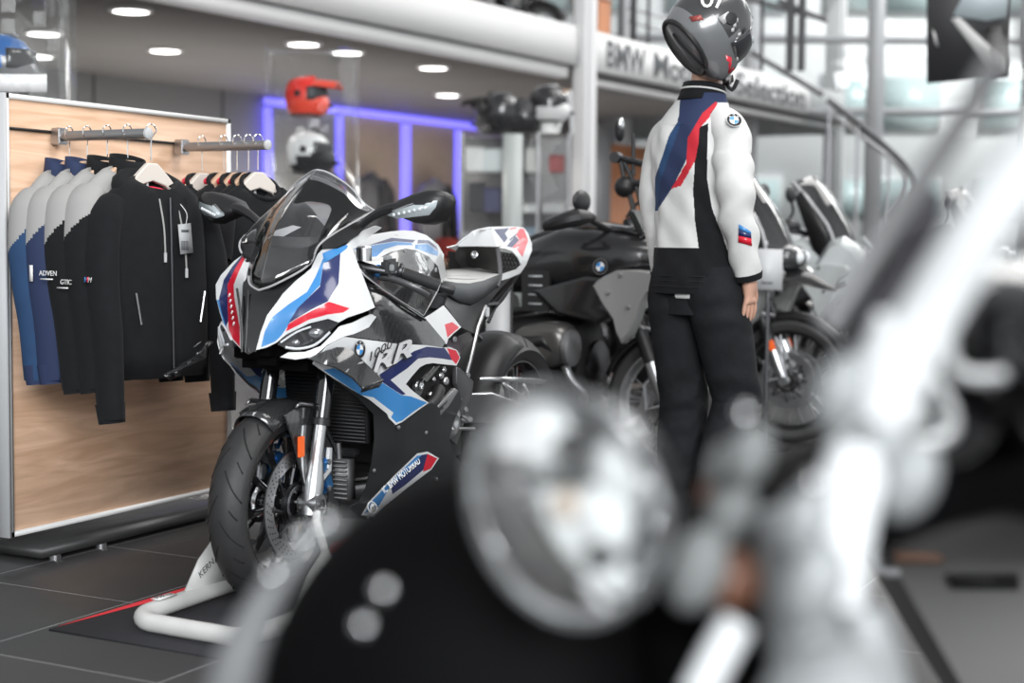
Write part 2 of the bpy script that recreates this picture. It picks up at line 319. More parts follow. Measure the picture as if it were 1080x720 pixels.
# ceiling downlights
dl = M('downlight_glow', (1, 1, 1), .5, emit=(1, .97, .93), es=6.)
def downlight(px, py, lab):
    p = onz(px, py, 2.69); o = thing('downlight', lab, 'ceiling light', (p.x, p.y, 2.70), 0, 'ceiling downlights')
    MB().lathe([(.155, 0), (.155, -.018), (.125, -.022), (.125, -.006)], (p.x, p.y, 2.70), (0, 0, 1), 24).build('trim_ring', fascm, o)
    MB().lathe([(.124, -.004), (.124, -.0202), (0, -.021)], (p.x, p.y, 2.70), (0, 0, 1), 24).build('diffuser', dl, o)
    l = bpy.data.lights.new('downlight_lamp', 'SPOT'); l.energy = 45; l.spot_size = 2.3; l.shadow_soft_size = .1; l.color = (1, .95, .9)
    q = bpy.data.objects.new('downlight_lamp', l); COL.objects.link(q); q.parent = o; q.location = (0, 0, -.06)
for px, py, lab in ((138, 11, 'round ceiling downlight nearest the camera, top left of the picture'), (174, 53, 'round ceiling downlight above the wooden clothes panel'), (40, 59, 'round ceiling downlight seen through the left showcase'), (46, 35, 'round ceiling downlight seen through the left showcase, upper of the two'),
    (320, 46, 'round ceiling downlight just above the tall helmet showcase'), (366, 55, 'round ceiling downlight seen through the top right of the tall showcase'), (457, 71, 'round ceiling downlight above the blue light strips, nearer one'), (472, 100, 'round ceiling downlight above the blue light strips, farther one'), (588, 96, 'round ceiling downlight left of the white column')):
    downlight(px, py, lab)
def jacket_bust(px, pz, lab, c1, c2):
    p = wallhit(px, pz, 3.84); o = thing('display_jacket', lab, 'jacket', (p.x, p.y, 1.15))
    def P(s, t, z): return p + MS*s + MT*(-t) + Vector((0, 0, z-pz))
    b = MB(); rr = []
    for z, w, d in ((.78, .055, .05), (.74, .07, .06), (.70, .20, .08), (.62, .25, .12), (.40, .24, .14), (.1, .23, .13), (-.05, .24, .13)):
        rr.append([P(w*math.cos(a), d*math.sin(a), z+pz-.5) for a in [2*PI*k/20 for k in range(20)]])
    b.loft(rr); b.build('jacket_body', c1, o)
    for sg in (-1, 1):
        MB().tube([P(sg*.2, 0, pz+.16), P(sg*.30, .03, pz), P(sg*.34, .05, pz-.28), P(sg*.33, .09, pz-.55)], [.08, .09, .075, .055], 12, sub=4).build('sleeve', c2 if sg > 0 else c1, o)
    b = MB(); b.loft([[P(-.03, .12, z), P(.05, .12, z), P(.05, .16, z), P(-.03, .16, z)] for z in (pz-.5, pz, pz+.12)]); b.build('front_panel', c2, o)
    MB().cyl(P(0, -.19, pz+.2), P(0, 0, pz+.24), .02).build('wall_hook', STEEL, o)
jg = M('jacket_grey', (.13, .13, .135), .7); jl = M('jacket_light_grey', (.33, .33, .34), .7)
jacket_bust(391, 1.62, 'dark grey jacket hung on the chipboard wall behind the clear windscreen', jg, M('jacket_dark', (.05, .05, .055), .7)); jacket_bust(458, 1.6, 'grey and black jacket hung on the chipboard wall above the round mirror', jl, M('jacket_black', (.02, .02, .022), .7))
jacket_bust(505, 1.55, 'black jacket on the wall behind the glass cabinet', M('jacket_black', (.02, .02, .022), .7), jg)
# spiral stair handrail, hanging banner
st = thing('stair_railing', 'curved dark handrail of the spiral stair in front of the bright windows', 'railing', atd(880, 300, 16).xy.to_3d())
dk = M('rail_dark', (.10, .10, .105), .4, .5)
MB().tube([atd(x, y, 16) for x, y in ((873, 105), (890, 118), (915, 138), (940, 160), (957, 178), (966, 192), (966, 205), (958, 225), (940, 245))], .035, 8, sub=4).build('handrail', dk, st)
MB().tube([atd(x, y, 16.1) for x, y in ((878, 122), (900, 138), (930, 160), (950, 178), (956, 192), (952, 208), (935, 230))], .02, 8, sub=4).build('lower_rail', STEEL, st)
for x, y in ((875, 108), (905, 132), (938, 158), (957, 180)): MB().cyl(atd(x, y, 16), Vector((atd(x, y, 16).x, atd(x, y, 16).y, 0)), .018).build('baluster', STEEL, st)
lp = thing('stair_landing_railing', 'dark posts and sloping rail of the upper stair behind the helmet', 'railing', mz(5, .3, 3.16))
for px, w_ in ((803, .035), (833, .075), (845, .07)):
    p = atd(px, 70, 16.5); MB().box((p.x, p.y, 3.9), (w_, w_, 1.9)).build('post', dk, lp)
for a, q in (((770, -6), (870, 20)), ((792, 55), (868, 100)), ((820, 0), (872, 22))): MB().cyl(atd(*a, 16.5), atd(*q, 16.5), .03).build('rail', dk, lp)
for px, w_ in ((655, .03), (668, .06), (684, .03)):
    p = atd(px, 20, 17.5); MB().box((p.x, p.y, 3.7), (w_, w_, 1.6)).build('post', dk, lp)
for py in (8, 22): MB().cyl(atd(662, py, 17.6), atd(735, py+20, 17.6), .02).build('rail', STEEL, lp)
bn = thing('hanging_banner', 'dark printed banner hanging before the bright windows, upper right', 'banner', atd(1020, 90, 13))
q = [atd(978, -60, 13), atd(1070, -62, 13), atd(1063, 80, 13), atd(978, 88, 13)]
MB().prism(q, WN*.02).build('banner_cloth', M('banner_dark', (.035, .035, .037), .5), bn, smooth=0)
def bpoly(name, pts, m): MB().prism([atd(x, y, 12.985) for x, y in pts], WN*.004).build(name, m, bn, smooth=0)
bpoly('banner_print', [(1003, 20), (1012, 18), (1058, 62), (1060, 76), (1046, 77)], M('banner_grey', (.42, .42, .42), .5)); bpoly('banner_print', [(1005, 16), (1030, -30), (1066, -30), (1062, 18), (1040, 22)], M('banner_pale', (.45, .52, .55), .5))
bpoly('banner_print', [(1042, 30), (1056, 26), (1059, 50), (1052, 72), (1046, 60)], M('banner_black', (.012, .012, .012), .5)); bpoly('banner_print', [(983, 30), (987, 36), (990, 50), (986, 46)], M('banner_grey', (.42, .42, .42), .5))
for x in (985, 1060): MB().cyl(atd(x, -60, 13), atd(x, -160, 13), .006).build('cable', STEEL, bn)
# ================= clothes panel, rails, garments
oak = wood('oak_veneer', (.80, .54, .375), (.60, .37, .235), 1.3, 'Y'); frm = M('white_frame', (.78, .78, .77), .45); cgrey = M('clamp_grey', (.30, .30, .305), .35, .7)
PX, Y0, Y1, Z0, Z1 = -3.70, 3.58, 4.73, .11, 1.545
pn = thing('clothes_display_panel', 'oak veneer display panel in a white frame carrying the clothes rails', 'display panel', (PX-.03, 4.15, 0))
MB().box((PX-.03, (Y0+Y1)/2, (Z0+Z1)/2), (.05, Y1-Y0-.03, Z1-Z0-.03)).build('board', oak, pn, smooth=0)
b = MB(); t = .016
for c, s in (((PX-.03, Y0+t/2, (Z0+Z1)/2), (.07, t, Z1-Z0)), ((PX-.03, Y1-t/2, (Z0+Z1)/2), (.07, t, Z1-Z0)), ((PX-.03, (Y0+Y1)/2, Z1-t/2), (.07, Y1-Y0, t)), ((PX-.03, (Y0+Y1)/2, Z0+t/2), (.07, Y1-Y0, t))): b.box(c, s)
b.build('frame', frm, pn, smooth=0)
MB().box((PX-.04, Y0-.006, (Z0+Z1)/2), (.10, .012, Z1-Z0)).build('side_panel', LGREY, pn, smooth=0)
MB().box((PX-.13, 4.2, .038), (.30, 1.0, .035)).build('base', M('base_black', (.03, .03, .03), .45), pn, smooth=0)
for y in (3.78, 4.0, 4.6):
    MB().lathe([(.02, 0), (.02, .02), (.012, .03)], (PX-.0, y, 0), (0, 0, 1), 12).build('foot', STEEL, pn)
b = MB(); b.tube([(PX+.001, Y0+.02, 1.434), (PX+.001, Y1-.02, 1.434)], .005, 6); b.build('slot_track', M('slot_black', (.01, .01, .01), .6), pn)
rails = []
for Y, xe, lab in ((3.80, -3.30, 'nearer grey clothes rail on the oak panel, holding zip jackets and a hoodie'), (4.42, -3.29, 'farther grey clothes rail on the oak panel, holding black T-shirts')):
    r = thing('clothes_rail', lab, 'clothes rail', (PX, Y, 1.42), 0, 'clothes rails on the oak panel')
    MB().tube([(PX+.035, Y, 1.42), (xe, Y, 1.42)], .017, 16).build('bar', cgrey, r)
    MB().box((PX+.022, Y, 1.42), (.04, .045, .055), bev=.004).build('bracket', STEEL, r); MB().lathe([(.019, 0), (.019, .008), (.012, .012)], (xe-.003, Y, 1.42), (1, 0, 0), 16).build('end_cap', LGREY, r)
hwood = M('hanger_wood', (.66, .44, .30), .5); hpale = M('hanger_pale', (.70, .64, .58), .5)
def hanger(X, Y, zr, rz, lab, m, drop=.085, ws=1.):
    o = thing('clothes_hanger', lab, 'hanger', (X, Y, zr), rz, 'wooden hangers on the rails'); pts = []
    for k in range(9):
        a = math.radians(-60+k*(240/8)); pts.append((0, .021*math.cos(a)*-1, .0005+.021*math.sin(a)))
    pts += [(0, .004, -.02), (0, 0, -.045), (0, 0, -drop+.02)]
    MB().tube(pts, .0022, 6, sub=2).build('hook', CHROME, o, local=True)
    b = MB(); prof = [(-.165, -.105), (-.15, -.078), (-.10, -.036), (-.055, -.006), (-.025, .012), (.025, .012), (.055, -.006), (.10, -.036), (.15, -.078), (.165, -.105), (.13, -.098), (.07, -.06), (0, -.045), (-.07, -.06), (-.13, -.098)]
    b.prism([(-.011, y*ws, z-drop) for y, z in prof], (.022, 0, 0)); b.build('shoulder_arm', m, o, local=True, bevel=.004)
    return o
def garment(kind, X, Y, rz, lab, group, cols, zs=1.31, L=.62, sleeve=.6, hood=False, crew=False, lean=0.):
    """local: y along the shoulders, +x the front, z up from the floor"""
    o = thing('t_shirt' if crew else ('hoodie' if hood else 'zip_jacket'), lab, 'T-shirt' if crew else ('hoodie' if hood else 'jacket'), (X, Y, zs), rz, group)
    body, yoke, slv, col = cols; rnd = random.Random(int(abs(X)*1e4))
    n = 40; ph = rnd.random()*6
    def ring(z, w, d, front=1., dip=0.):
        R = []
        for k in range(n):
            a = 2*PI*k/n; ca, sa = math.cos(a), math.sin(a); e = .8
            y = w*math.copysign(abs(sa)**e, sa); x = d*math.copysign(abs(ca)**e, ca)
            fold = (.007*math.sin(7*a+ph)+.004*math.sin(13*a+2*ph+z*9))*min(1, max(0, -z/.3)); R.append((x*(front if x > 0 else 1)+fold+(.02*(-z) if x > 0 else 0), y, z - (dip*max(0, 1-abs(y)/.10) if x > 0 else 0)))
        return R
    prof = [(-.0, .062, .045), (-.012, .10, .05), (-.035, .135, .058), (-.062, .17, .064), (-.10, .193, .07), (-.15, .198, .078), (-.22, .198, .085), (-.34, .203, .082), (-.46, .208, .078), (-.56, .207, .072), (-L, .20, .066)]
    thin = 1. if hood else .62
    b = MB(); R = [ring(z, w, d*thin, 1.05, .075*max(0, 1+z/.04) if not crew else .10*max(0, 1+z/.05)) for z, w, d in prof]; b.loft(R, cap=False)
    for f in b.bm.faces:
        c = f.calc_center_median(); f.material_index = 1 if (c.z > -.155 + .35*max(0, .1-abs(c.y)) and yoke) else 0
    b.build('body', [body, yoke or body], o, local=True, solid=.004, smooth=60)
    for sg in (-1, 1):
        b = MB()
        if crew: P = [(0, sg*.155, -.085), (.005, sg*.195, -.14), (.01, sg*.218, -.24), (.012, sg*.225, -.27)]; rr = [.055, .074, .08, .08]
        else: P = [(0, sg*.15, -.085), (.004, sg*.195, -.135), (.015, sg*.222, -.25), (.03, sg*.232, -.38), (.045, sg*.232, -.5), (.05, sg*.23, -.1-sleeve)]; rr = [.050, .066, .066, .061, .056, .046]
        b.tube([(p[0]+lean*max(0, -p[2]-.1), p[1], p[2]) for p in P], rr, 44 if yoke else 20, sub=22 if yoke else 6, flat=.72)
        for f in b.bm.faces:
            c = f.calc_center_median()
            if yoke and c.z > -.215+1.1*(c.x-.012-lean*max(0, -c.z-.1)): f.material_index = 1
        s_ = b.build('sleeve', [slv, yoke or slv], o, local=True, smooth=60)
        if not crew:
            MB().tube([(.047+lean*(sleeve-.05), sg*.230, -.05-sleeve), (.052+lean*sleeve, sg*.228, -.112-sleeve)], [.046, .041], 14, flat=.75).build('cuff', col, s_, local=True)
    if crew:
        MB().tube([(.062*math.cos(a)*.7-.0, .078*math.sin(a), -.012-.045*math.cos(a)) for a in [2*PI*k/24 for k in range(24)]], .008, 8, close=True).build('neckband', body, o, local=True)
        MB().tube([(-.04+.02*math.cos(a), .062*math.sin(a), -.0-.02*math.cos(a)) for a in [PI*.5+PI*k/12 for k in range(13)]], .007, 8).build('neck_tape', PINKM, o, local=True)
        MB().box((-.03, 0, -.04), (.002, .012, .04)).build('size_tag', PAPER, o, local=True, smooth=0)
    elif hood:
        # hood folded over the shoulders, drawn round the neck
        b = MB(); rings = []
        for k in range(17):
            a = PI*.2+ (2*PI-PI*.40)*k/16; c, s = math.cos(a), math.sin(a); q = .5-.5*math.cos(a); cx, cy, cz = .062*c+.004, .108*s, -.06+.05*q-.035*(1-q)
            rr = .022+.016*q; rings.append([(cx+rr*math.cos(t)*c*.9, cy+rr*math.cos(t)*s*1.3, cz+rr*1.2*math.sin(t)) for t in [2*PI*j/12 for j in range(12)]])
        b.loft(rings); b.build('hood', body, o, local=True, smooth=70)
        b = MB(); b.ell((-.07, 0, -.07), (.045, .12, .085)); b.build('hood_back', body, o, local=True)
        MB().tube([(.012+.02*math.cos(a), .05*math.sin(a), -.058-.018*math.cos(a)) for a in [PI*.5+PI*k/12 for k in range(13)]], .008, 8).build('neck_tape', PINKM, o, local=True)
        b = MB(); b.tube([(.088-.02*max(0, z+.1)*3+.02*(-z), .0, z) for z in (-.07, -.2, -.35, -.5, -L)], .0045, 6); b.build('zip', M('zip_dark', (.05, .05, .055), .3, .8), o, local=True)
        for y, z0, z1 in ((-.03, -.075, -.25), (.045, -.1, -.30)):
            d_ = MB().tube([(.07, y, z0), (.095, y*1.1, (z0+z1)/2), (.103, y*1.15, z1)], .003, 6, sub=3).build('drawstring', GFAB, o, local=True)
            MB().cyl((.103, y*1.15, z1+.005), (.103, y*1.15, z1-.025), .005, seg=8).build('cord_end', LGREY, d_, local=True)
        for y in (-.14, .14): MB().tube([(.09, y, -.37), (.09, y*.86, -.47)], .004, 6).build('pocket_zip', STEEL, o, local=True)
        tg = MB(); tg.box((.118, .035, -.20), (.002, .052, .095), Matrix.Rotation(.1, 3, 'X')); tg = tg.build('price_tag', M('tag_paper', (.42, .43, .44), .5), o, local=True, smooth=0)
        for i in range(9): MB().box((.1195, .018+.0035*i, -.222), (.001, .0012+.0012*(i % 3 == 0), .03)).build('barcode_bar', LTG, tg, local=True, smooth=0)
        MB().box((.1195, .032, -.175), (.001, .03, .008)).build('barcode_bar', LTG, tg, local=True, smooth=0)
        MB().tube([(.10, .03, -.09), (.125, .035, -.12), (.119, .036, -.155)], .0012, 5, sub=3).build('tag_cord', PAPER, tg, local=True)
        # striped M badge on the near sleeve
        b = MB(); 
        for i in range(3):
            b.mi = i; x0 = .040+.006*i; z0 = -.335
            b.prism([(x0, -.296, z0), (x0+.005, -.296, z0), (x0+.0075, -.296, z0+.016), (x0+.0025, -.296, z0+.016)], (0, -.003, 0))
        b.build('stripe_badge', [LBLUE, DBLUE, RED], o, local=True, smooth=0)
        text('badge_letter', 'M', WM[o] @ frame((.059, -.2995, -.335), (1, 0, 0), (0, 0, 1)), .022, PAPER, o, .0005, shear=.3)
    else:
        b = MB(); b.loft([[(.05*math.cos(a)*s+.0, .066*math.sin(a)*s, z+.03*(-math.cos(a)-1)*.5-.012) for a in [2*PI*k/20 for k in range(20)]] for z, s in ((-.03, 1.15), (.0, 1.08), (.03, 1.0), (.055, .97))], cap=False)
        b.build('collar', col, o, local=True, solid=.004, smooth=60)
        b = MB(); b.tube([(.086+.02*(-z), 0, z) for z in (-.05, -.3, -L)], .004, 6); b.build('zip', LGREY, o, local=True)
    return o
g1 = 'jackets on the nearer rail'; J = [(-3.635, 'navy and blue jacket with grey shoulders, hung closest to the oak panel', BFAB, NAVY), (-3.557, 'blue jacket with grey shoulders and navy collar, second from the oak panel', BFAB, NAVY), (-3.471, 'black jacket with grey shoulders and tall black collar, third from the oak panel', FAB, FAB), (-3.385, 'black jacket with grey shoulders hanging directly behind the black hoodie', FAB, FAB)]
for i, (x, lab, c, cc) in enumerate(J):
    h = hanger(x, 3.80, 1.417+.012, .10-.03*i, ['wooden hanger of the jacket nearest the oak panel', 'wooden hanger of the second jacket from the oak panel', 'wooden hanger of the third jacket from the oak panel', 'wooden hanger just behind the black hoodie'][i], hwood, .105)
    o = garment('jacket', x, 3.80-.012*(3-i), .22-.10*i, lab, g1, (c, GFAB, NAVY if i == 1 else c, cc), zs=1.305+.004*i, L=.66, sleeve=.60-.03*(i < 2), lean=.05*(i >= 2))
    if i == 1:
        MB().box((.02, -.29, -.335), (.012, .002, .05)).build('sleeve_print', PAPER, o, local=True, smooth=0)
    if i >= 2:
        text('sleeve_print', ['ADVEN', 'GTIC'][i-2], WM[o] @ frame((.0+.02*(i == 3), -.302, -.345-.03*(i == 3)), (1, 0, 0), (0, 0, 1)), .022, PAPER, o, .0006)
        MB().box((.03, -.302, -.356-.03*(i == 3)), (.05, .002, .004)).build('sleeve_print', PAPER, o, local=True, smooth=0)
hanger(-3.296, 3.81, 1.429, -.17, 'pale wooden hanger inside the black hoodie at the end of the nearer rail', hpale, .115, .72)
garment('hoodie', -3.292, 3.81, -.17, 'black zip hoodie with barcode price tag, frontmost on the nearer rail', 'hoodies', (FAB, None, FAB, FAB), zs=1.285, L=.645, sleeve=.66, hood=True, lean=.04)
for i, (x, m) in enumerate(((-3.585, hpale), (-3.485, hwood), (-3.425, hwood), (-3.374, hwood), (-3.332, hpale))):
    hanger(x, 4.42, 1.437, -.05-.04*i, ['pale hanger nearest the oak panel on the farther rail', 'wooden hanger second from the oak panel on the farther rail', 'wooden hanger third from the oak panel on the farther rail', 'wooden hanger behind the frontmost black T-shirt', 'pale hanger of the frontmost black T-shirt'][i], m, .125, .8)
    garment('tee', x+.01, 4.42, -.05-.05*i, ['black T-shirt nearest the oak panel on the farther rail', 'black T-shirt second from the oak panel on the farther rail', 'black T-shirt third from the oak panel on the farther rail', 'black T-shirt hanging directly behind the one with the red neck tape', 'black crew neck T-shirt with red neck tape, frontmost on the farther rail'][i], 'black T-shirts on the farther rail', (FAB, None, FAB, FAB), zs=1.285, L=.64, crew=True)
# ================= showcases and helmets
def helmet(P0, rz, s, shell, vis, lab, group=None, peak=False, m2=None, on=None, tilt=0., z0=None):
    """full-face helmet, local x forward, base at z=0"""
    o = on or thing('helmet', lab, 'helmet', P0, rz, group)
    T = (Matrix.Identity(4) if on is None else WM[o].inverted() @ Matrix.Translation(Vector(P0)) @ Matrix.Rotation(rz, 4, 'Z') @ Matrix.Rotation(tilt, 4, 'Y'))
    def B(b, name, m, par, **k): b.bm.transform(T); return b.build(name, m, par, local=True, **k)
    b = MB(); rings = []; n = 36
    for z, rx, ry, cx in ((0, .095, .085, .0), (.012, .112, .098, .0), (.05, .128, .112, -.002), (.10, .138, .122, -.002), (.15, .139, .124, -.004), (.19, .129, .116, -.008), (.225, .105, .097, -.012), (.248, .066, .062, -.015), (.258, .02, .02, -.016)):
        R = []
        for k in range(n):
            a = 2*PI*k/n; ca = math.cos(a); chin = .048*max(0, ca)**2.2*max(0, 1-abs(z-.06)/.09); R.append(((cx+rx*ca+chin)*s, ry*math.sin(a)*s*(1-.12*max(0, ca)**2*(z < .1)), z*s))
        rings.append(R)
    b.loft(rings)
    for f in b.bm.faces:
        c = f.calc_center_median()/s
        if m2 and (c.z < .10+.5*c.x): f.material_index = 1
    sh = B(b, 'shell', [shell, m2 or shell], o, smooth=60)
    b = MB(); rings = []
    for z, k in ((.098, 1.0), (.115, 1.025), (.145, 1.03), (.172, 1.02), (.186, .99)):
        t = (z-.10)/.05; rings.append([((-.002+.142*k*(1 if z < .16 else .965)*math.cos(a)+.004)*s, .126*k*math.sin(a)*s*(1 if z < .16 else .97), z*s) for a in [(-1.12+2.24*j/20) for j in range(21)]])
    rows = [[b.bm.verts.new(Vector(p)) for p in r] for r in rings]
    for i in range(len(rows)-1):
        for j in range(20): b._f([rows[i][j], rows[i][j+1], rows[i+1][j+1], rows[i+1][j]])
    B(b, 'visor', vis, o, solid=.004*s)
    b = MB(); b.tube([((.0+.104*math.cos(a))*s, .092*math.sin(a)*s, .004*s) for a in [2*PI*k/24 for k in range(24)]], .009*s, 8, close=True); B(b, 'neck_roll', BLK, o)
    for sg in (-1, 1):
        b = MB(); b.lathe([(.022*s, 0), (.020*s, .006*s), (.0, .008*s)], (-.0*s, sg*.121*s, .14*s), (0, sg, 0), 16); B(b, 'visor_pivot', BLK, o)
    b = MB(); b.box((.182*s, 0, .06*s), (.012*s, .055*s, .018*s), bev=.003*s); B(b, 'chin_vent', BLK, o)
    b = MB(); b.box((.03*s, 0, .252*s), (.07*s, .05*s, .014*s), bev=.004*s); B(b, 'top_vent', m2 or BLK, o)
    if peak:
        b = MB(); b.loft([[((.09+.15*t)*s, y*(1-.25*t)*s, (.235-.16*(y*y)/.0081*.28-.02*t+.006*q)*s) for y, q in ((-.09, 0), (-.05, 0), (0, 0), (.05, 0), (.09, 0), (.09, 1), (.05, 1), (0, 1), (-.05, 1), (-.09, 1))] for t in (0, .35, .7, 1)]); B(b, 'peak', m2 or shell, o)
    return o
def showcase(name, lab, D, x0, x1, ytop, zb, shelves, depth, base=None, zfloor=0.):
    a, c = atd(x0, ytop, D), atd(x1, ytop, D); zt = a.z; u = Vector((c.x-a.x, c.y-a.y, 0)); wd = u.length; u.normalize(); v = Vector((-u.y, u.x, 0)); o0 = Vector((a.x, a.y, 0))
    R = Matrix((u, v, Vector((0, 0, 1)))).transposed(); mid = o0+u*wd/2+v*depth/2; o = thing(name, lab, 'showcase', mid)
    def bx(b, u0, u1, v0, v1, z0, z1): b.box(o0+u*(u0+u1)/2+v*(v0+v1)/2+Vector((0, 0, (z0+z1)/2)), (u1-u0, v1-v0, z1-z0), R); return b
    t = .008
    for q in ((0, wd, 0, t), (0, wd, depth-t, depth), (0, t, 0, depth), (wd-t, wd, 0, depth)): bx(MB(), *q, zb, zt).build('glass_pane', GLS, o, smooth=0)
    bx(MB(), 0, wd, 0, depth, zt, zt+t).build('glass_top', GLS, o, smooth=0)
    for z in shelves: bx(MB(), .01, wd-.01, .01, depth-.01, z-.012, z).build('shelf', GLS if base != 'solid' else LGREY, o, smooth=0)
    bx(MB(), 0, wd, 0, depth, 0, zb).build('base_cabinet', base if base not in (None, 'solid') else LGREY, o, smooth=0)
    return o, (lambda fu, fv, z: o0+u*wd*fu+v*depth*fv+Vector((0, 0, z))), math.atan2(u.y, u.x)
D = 10.2
sc1, at1, an1 = showcase('glass_showcase', 'tall glass showcase with a red and a white helmet on its shelves', D, 278, 372, 50, 1.32, (1.54, 1.93), .5, M('showcase_base_grey', (.33, .33, .33), .5))
redh = M('helmet_red', (.78, .03, .02), .25, coat=.6); orh = M('helmet_orange_red', (.85, .07, .035), .3, coat=.5); whh = M('helmet_white', (.7, .7, .7), .25, coat=.5); blh = M('helmet_black', (.02, .02, .022), .2, coat=.6); visd = M('visor_dark', (.02, .02, .022), .08, coat=.5)
helmet(at1(.42, .5, 1.93), an1-.35, 1.05, redh, M('helmet_opening', (.03, .03, .035), .5), 'bright red helmet on the upper shelf of the tall showcase', 'showcase helmets', peak=True, m2=orh)
helmet(at1(.46, .5, 1.54), an1-.2, 1.12, whh, visd, 'black and white helmet on the shelf below the red helmet', 'showcase helmets', m2=blh)
MB().tube([at1(.46, .5, 1.925), at1(.46, .5, 1.80)], .01, 8).build('helmet_hanger', STEEL, sc1)
helmet(at1(.62, .55, 1.322), an1-.6, .95, M('helmet_charcoal', (.05, .05, .055), .4), visd, 'dark helmet at the bottom of the tall showcase, seen through the windscreen', 'showcase helmets', m2=M('helmet_red', (.78, .03, .02), .25))
D = 6.4
sc2, at2, an2 = showcase('glass_showcase', 'glass showcase cut off at the top left, with frosted shelf band', D, -70, 47, -120, 1.55, (1.70,), .45, M('showcase_base_light', (.45, .46, .47), .5))
b = MB(); pA = at2(0, -.01, 1.70); pB = at2(1, -.01, 1.70); b.prism([pA, pB, pB+Vector((0, 0, .075)), pA+Vector((0, 0, .075))], (at2(0, 0, 0)-at2(0, -.02, 0))*.6); b.build('frosted_band', M('frosted', (.75, .76, .77), .5, noise=(30, .3)), sc2, smooth=0)
helmet(at2(.46, .45, 1.712), an2-.1, 1.0, M('helmet_blue', (.03, .12, .35), .2, coat=.6), visd, 'blue, white and black helmet at the left picture edge in the glass showcase', 'showcase helmets', m2=M('helmet_smoke', (.16, .16, .165), .2, coat=.5))
# low glass cabinet with helmets on top
D = 12.6
sc3, at3, an3 = showcase('glass_cabinet', 'glass cabinet with black shelves below the helmets, left of the white column', D, 487, 602, 140, .3, (.95, 1.32, 1.66), .55, M('cabinet_base_dark', (.05, .05, .055), .5))
b = MB(); p0, p1 = at3(.38, -.012, .3), at3(.56, -.012, .3); zt = at3(0, 0, 0).z+1.97
b.prism([p0, p1, Vector((p1.x, p1.y, 1.97)), Vector((p0.x, p0.y, 1.97))], (at3(0, .02, 0)-at3(0, 0, 0))); b.build('frosted_door', M('cabinet_frost', (.42, .45, .44), .35), sc3, smooth=0)
for u_ in (.0, .70, .985): MB().cyl(at3(u_, 0, .3), at3(u_, 0, 1.98), .012).build('door_post', STEEL, sc3)
p0, p1 = at3(0, .97, .3), at3(1, .97, .3); b = MB(); b.prism([p0, p1, Vector((p1.x, p1.y, 1.97)), Vector((p0.x, p0.y, 1.97))], (at3(0, .02, 0)-at3(0, 0, 0))); b.build('back_panel', M('cabinet_back', (.12, .12, .125), .5), sc3, smooth=0)
ZT = 1.99
helmet(at3(.33, .5, ZT), an3+2.6, 1.35, blh, visd, 'large glossy black helmet on the glass cabinet, left of the three', 'helmets on the glass cabinet', peak=True)
helmet(at3(.58, .55, ZT), an3+3.6, 1.15, M('helmet_charcoal', (.05, .05, .055), .4), visd, 'dark grey helmet between the black and white ones on the glass cabinet', 'helmets on the glass cabinet', m2=blh)
helmet(at3(.80, .5, ZT+.1), an3-.4, 1.2, blh, visd, 'black and white helmet on a white stand, nearest the white column', 'helmets on the glass cabinet', m2=whh)
hs = thing('helmet_stand', 'white stand under the black and white helmet on the glass cabinet', 'stand', at3(.80, .5, ZT))
MB().lathe([(.10, 0), (.10, .012), (.07, .02), (.07, .088), (.09, .098), (0, .1)], at3(.80, .5, ZT), (0, 0, 1)).build('pedestal', PAPER, hs)
cs = thing('display_easel', 'leaning white easel card at the right end of the glass cabinet top', 'easel', at3(.95, .5, ZT))
MB().tube([at3(.88, .4, ZT+.005), at3(1.0, .4, ZT+.36)], .018, 8).build('support', frm, cs); MB().tube([at3(1.0, .4, ZT+.36), at3(.98, .4, ZT+.36), at3(.82, .42, ZT+.34)], .012, 8).build('top_bar', M('tan_bar', (.45, .3, .2), .5), cs); MB().tube([at3(1.0, .4, ZT+.36), at3(1.02, .4, ZT+.005)], .018, 8).build('support', LGREY, cs)
items = [(.12, 1.66, (.16, .2, .20), (.75, .76, .75), 'white box on the top shelf of the glass cabinet, left end'), (.28, 1.66, (.17, .2, .19), (.62, .66, .66), 'pale box behind the frosted door on the top shelf'), (.66, 1.66, (.12, .15, .2), (.5, .5, .48), 'small pale box right of the frosted door on the top shelf'), (.88, 1.66, (.13, .15, .14), (.3, .06, .06), 'dark red box on the top shelf, right end'),
         (.14, 1.32, (.14, .2, .24), (.03, .03, .035), 'black case on the middle cabinet shelf, left end'), (.28, 1.32, (.16, .2, .2), (.05, .05, .12), 'dark blue case on the middle cabinet shelf'), (.64, 1.32, (.12, .15, .07), (.6, .6, .6), 'low white box on the middle cabinet shelf'), (.86, 1.32, (.2, .15, .09), (.4, .4, .4), 'grey carton on the middle cabinet shelf, right end'),
         (.12, .95, (.22, .2, .2), (.35, .35, .36), 'grey carton on the lowest cabinet shelf, left end'), (.30, .95, (.14, .2, .22), (.6, .6, .59), 'white carton on the lowest cabinet shelf'), (.64, .95, (.12, .15, .24), (.24, .32, .40), 'blue-grey carton on the lowest cabinet shelf'), (.84, .95, (.1, .15, .2), (.7, .7, .69), 'narrow white carton on the lowest cabinet shelf, right')]
for i, (fu, z, sz, col, lab) in enumerate(items):
    b = MB(); p = at3(fu, .45, z+sz[2]/2+.001); b.box(p, sz, Matrix.Rotation(an3, 3, 'Z'), bev=.008); o = thing('storage_box', lab, 'box', (p.x, p.y, z+.001), 0, 'boxes in the glass cabinet')
    b.build('carton', M('carton_%d' % i, col, .5), o); b = MB(); b.box(at3(fu, .45, z+sz[2]+.003), (sz[0]*1.02, sz[1]*1.02, .012), Matrix.Rotation(an3, 3, 'Z')); b.build('lid', M('lid_%d' % i, [c*.8 for c in col], .5), o, smooth=0)
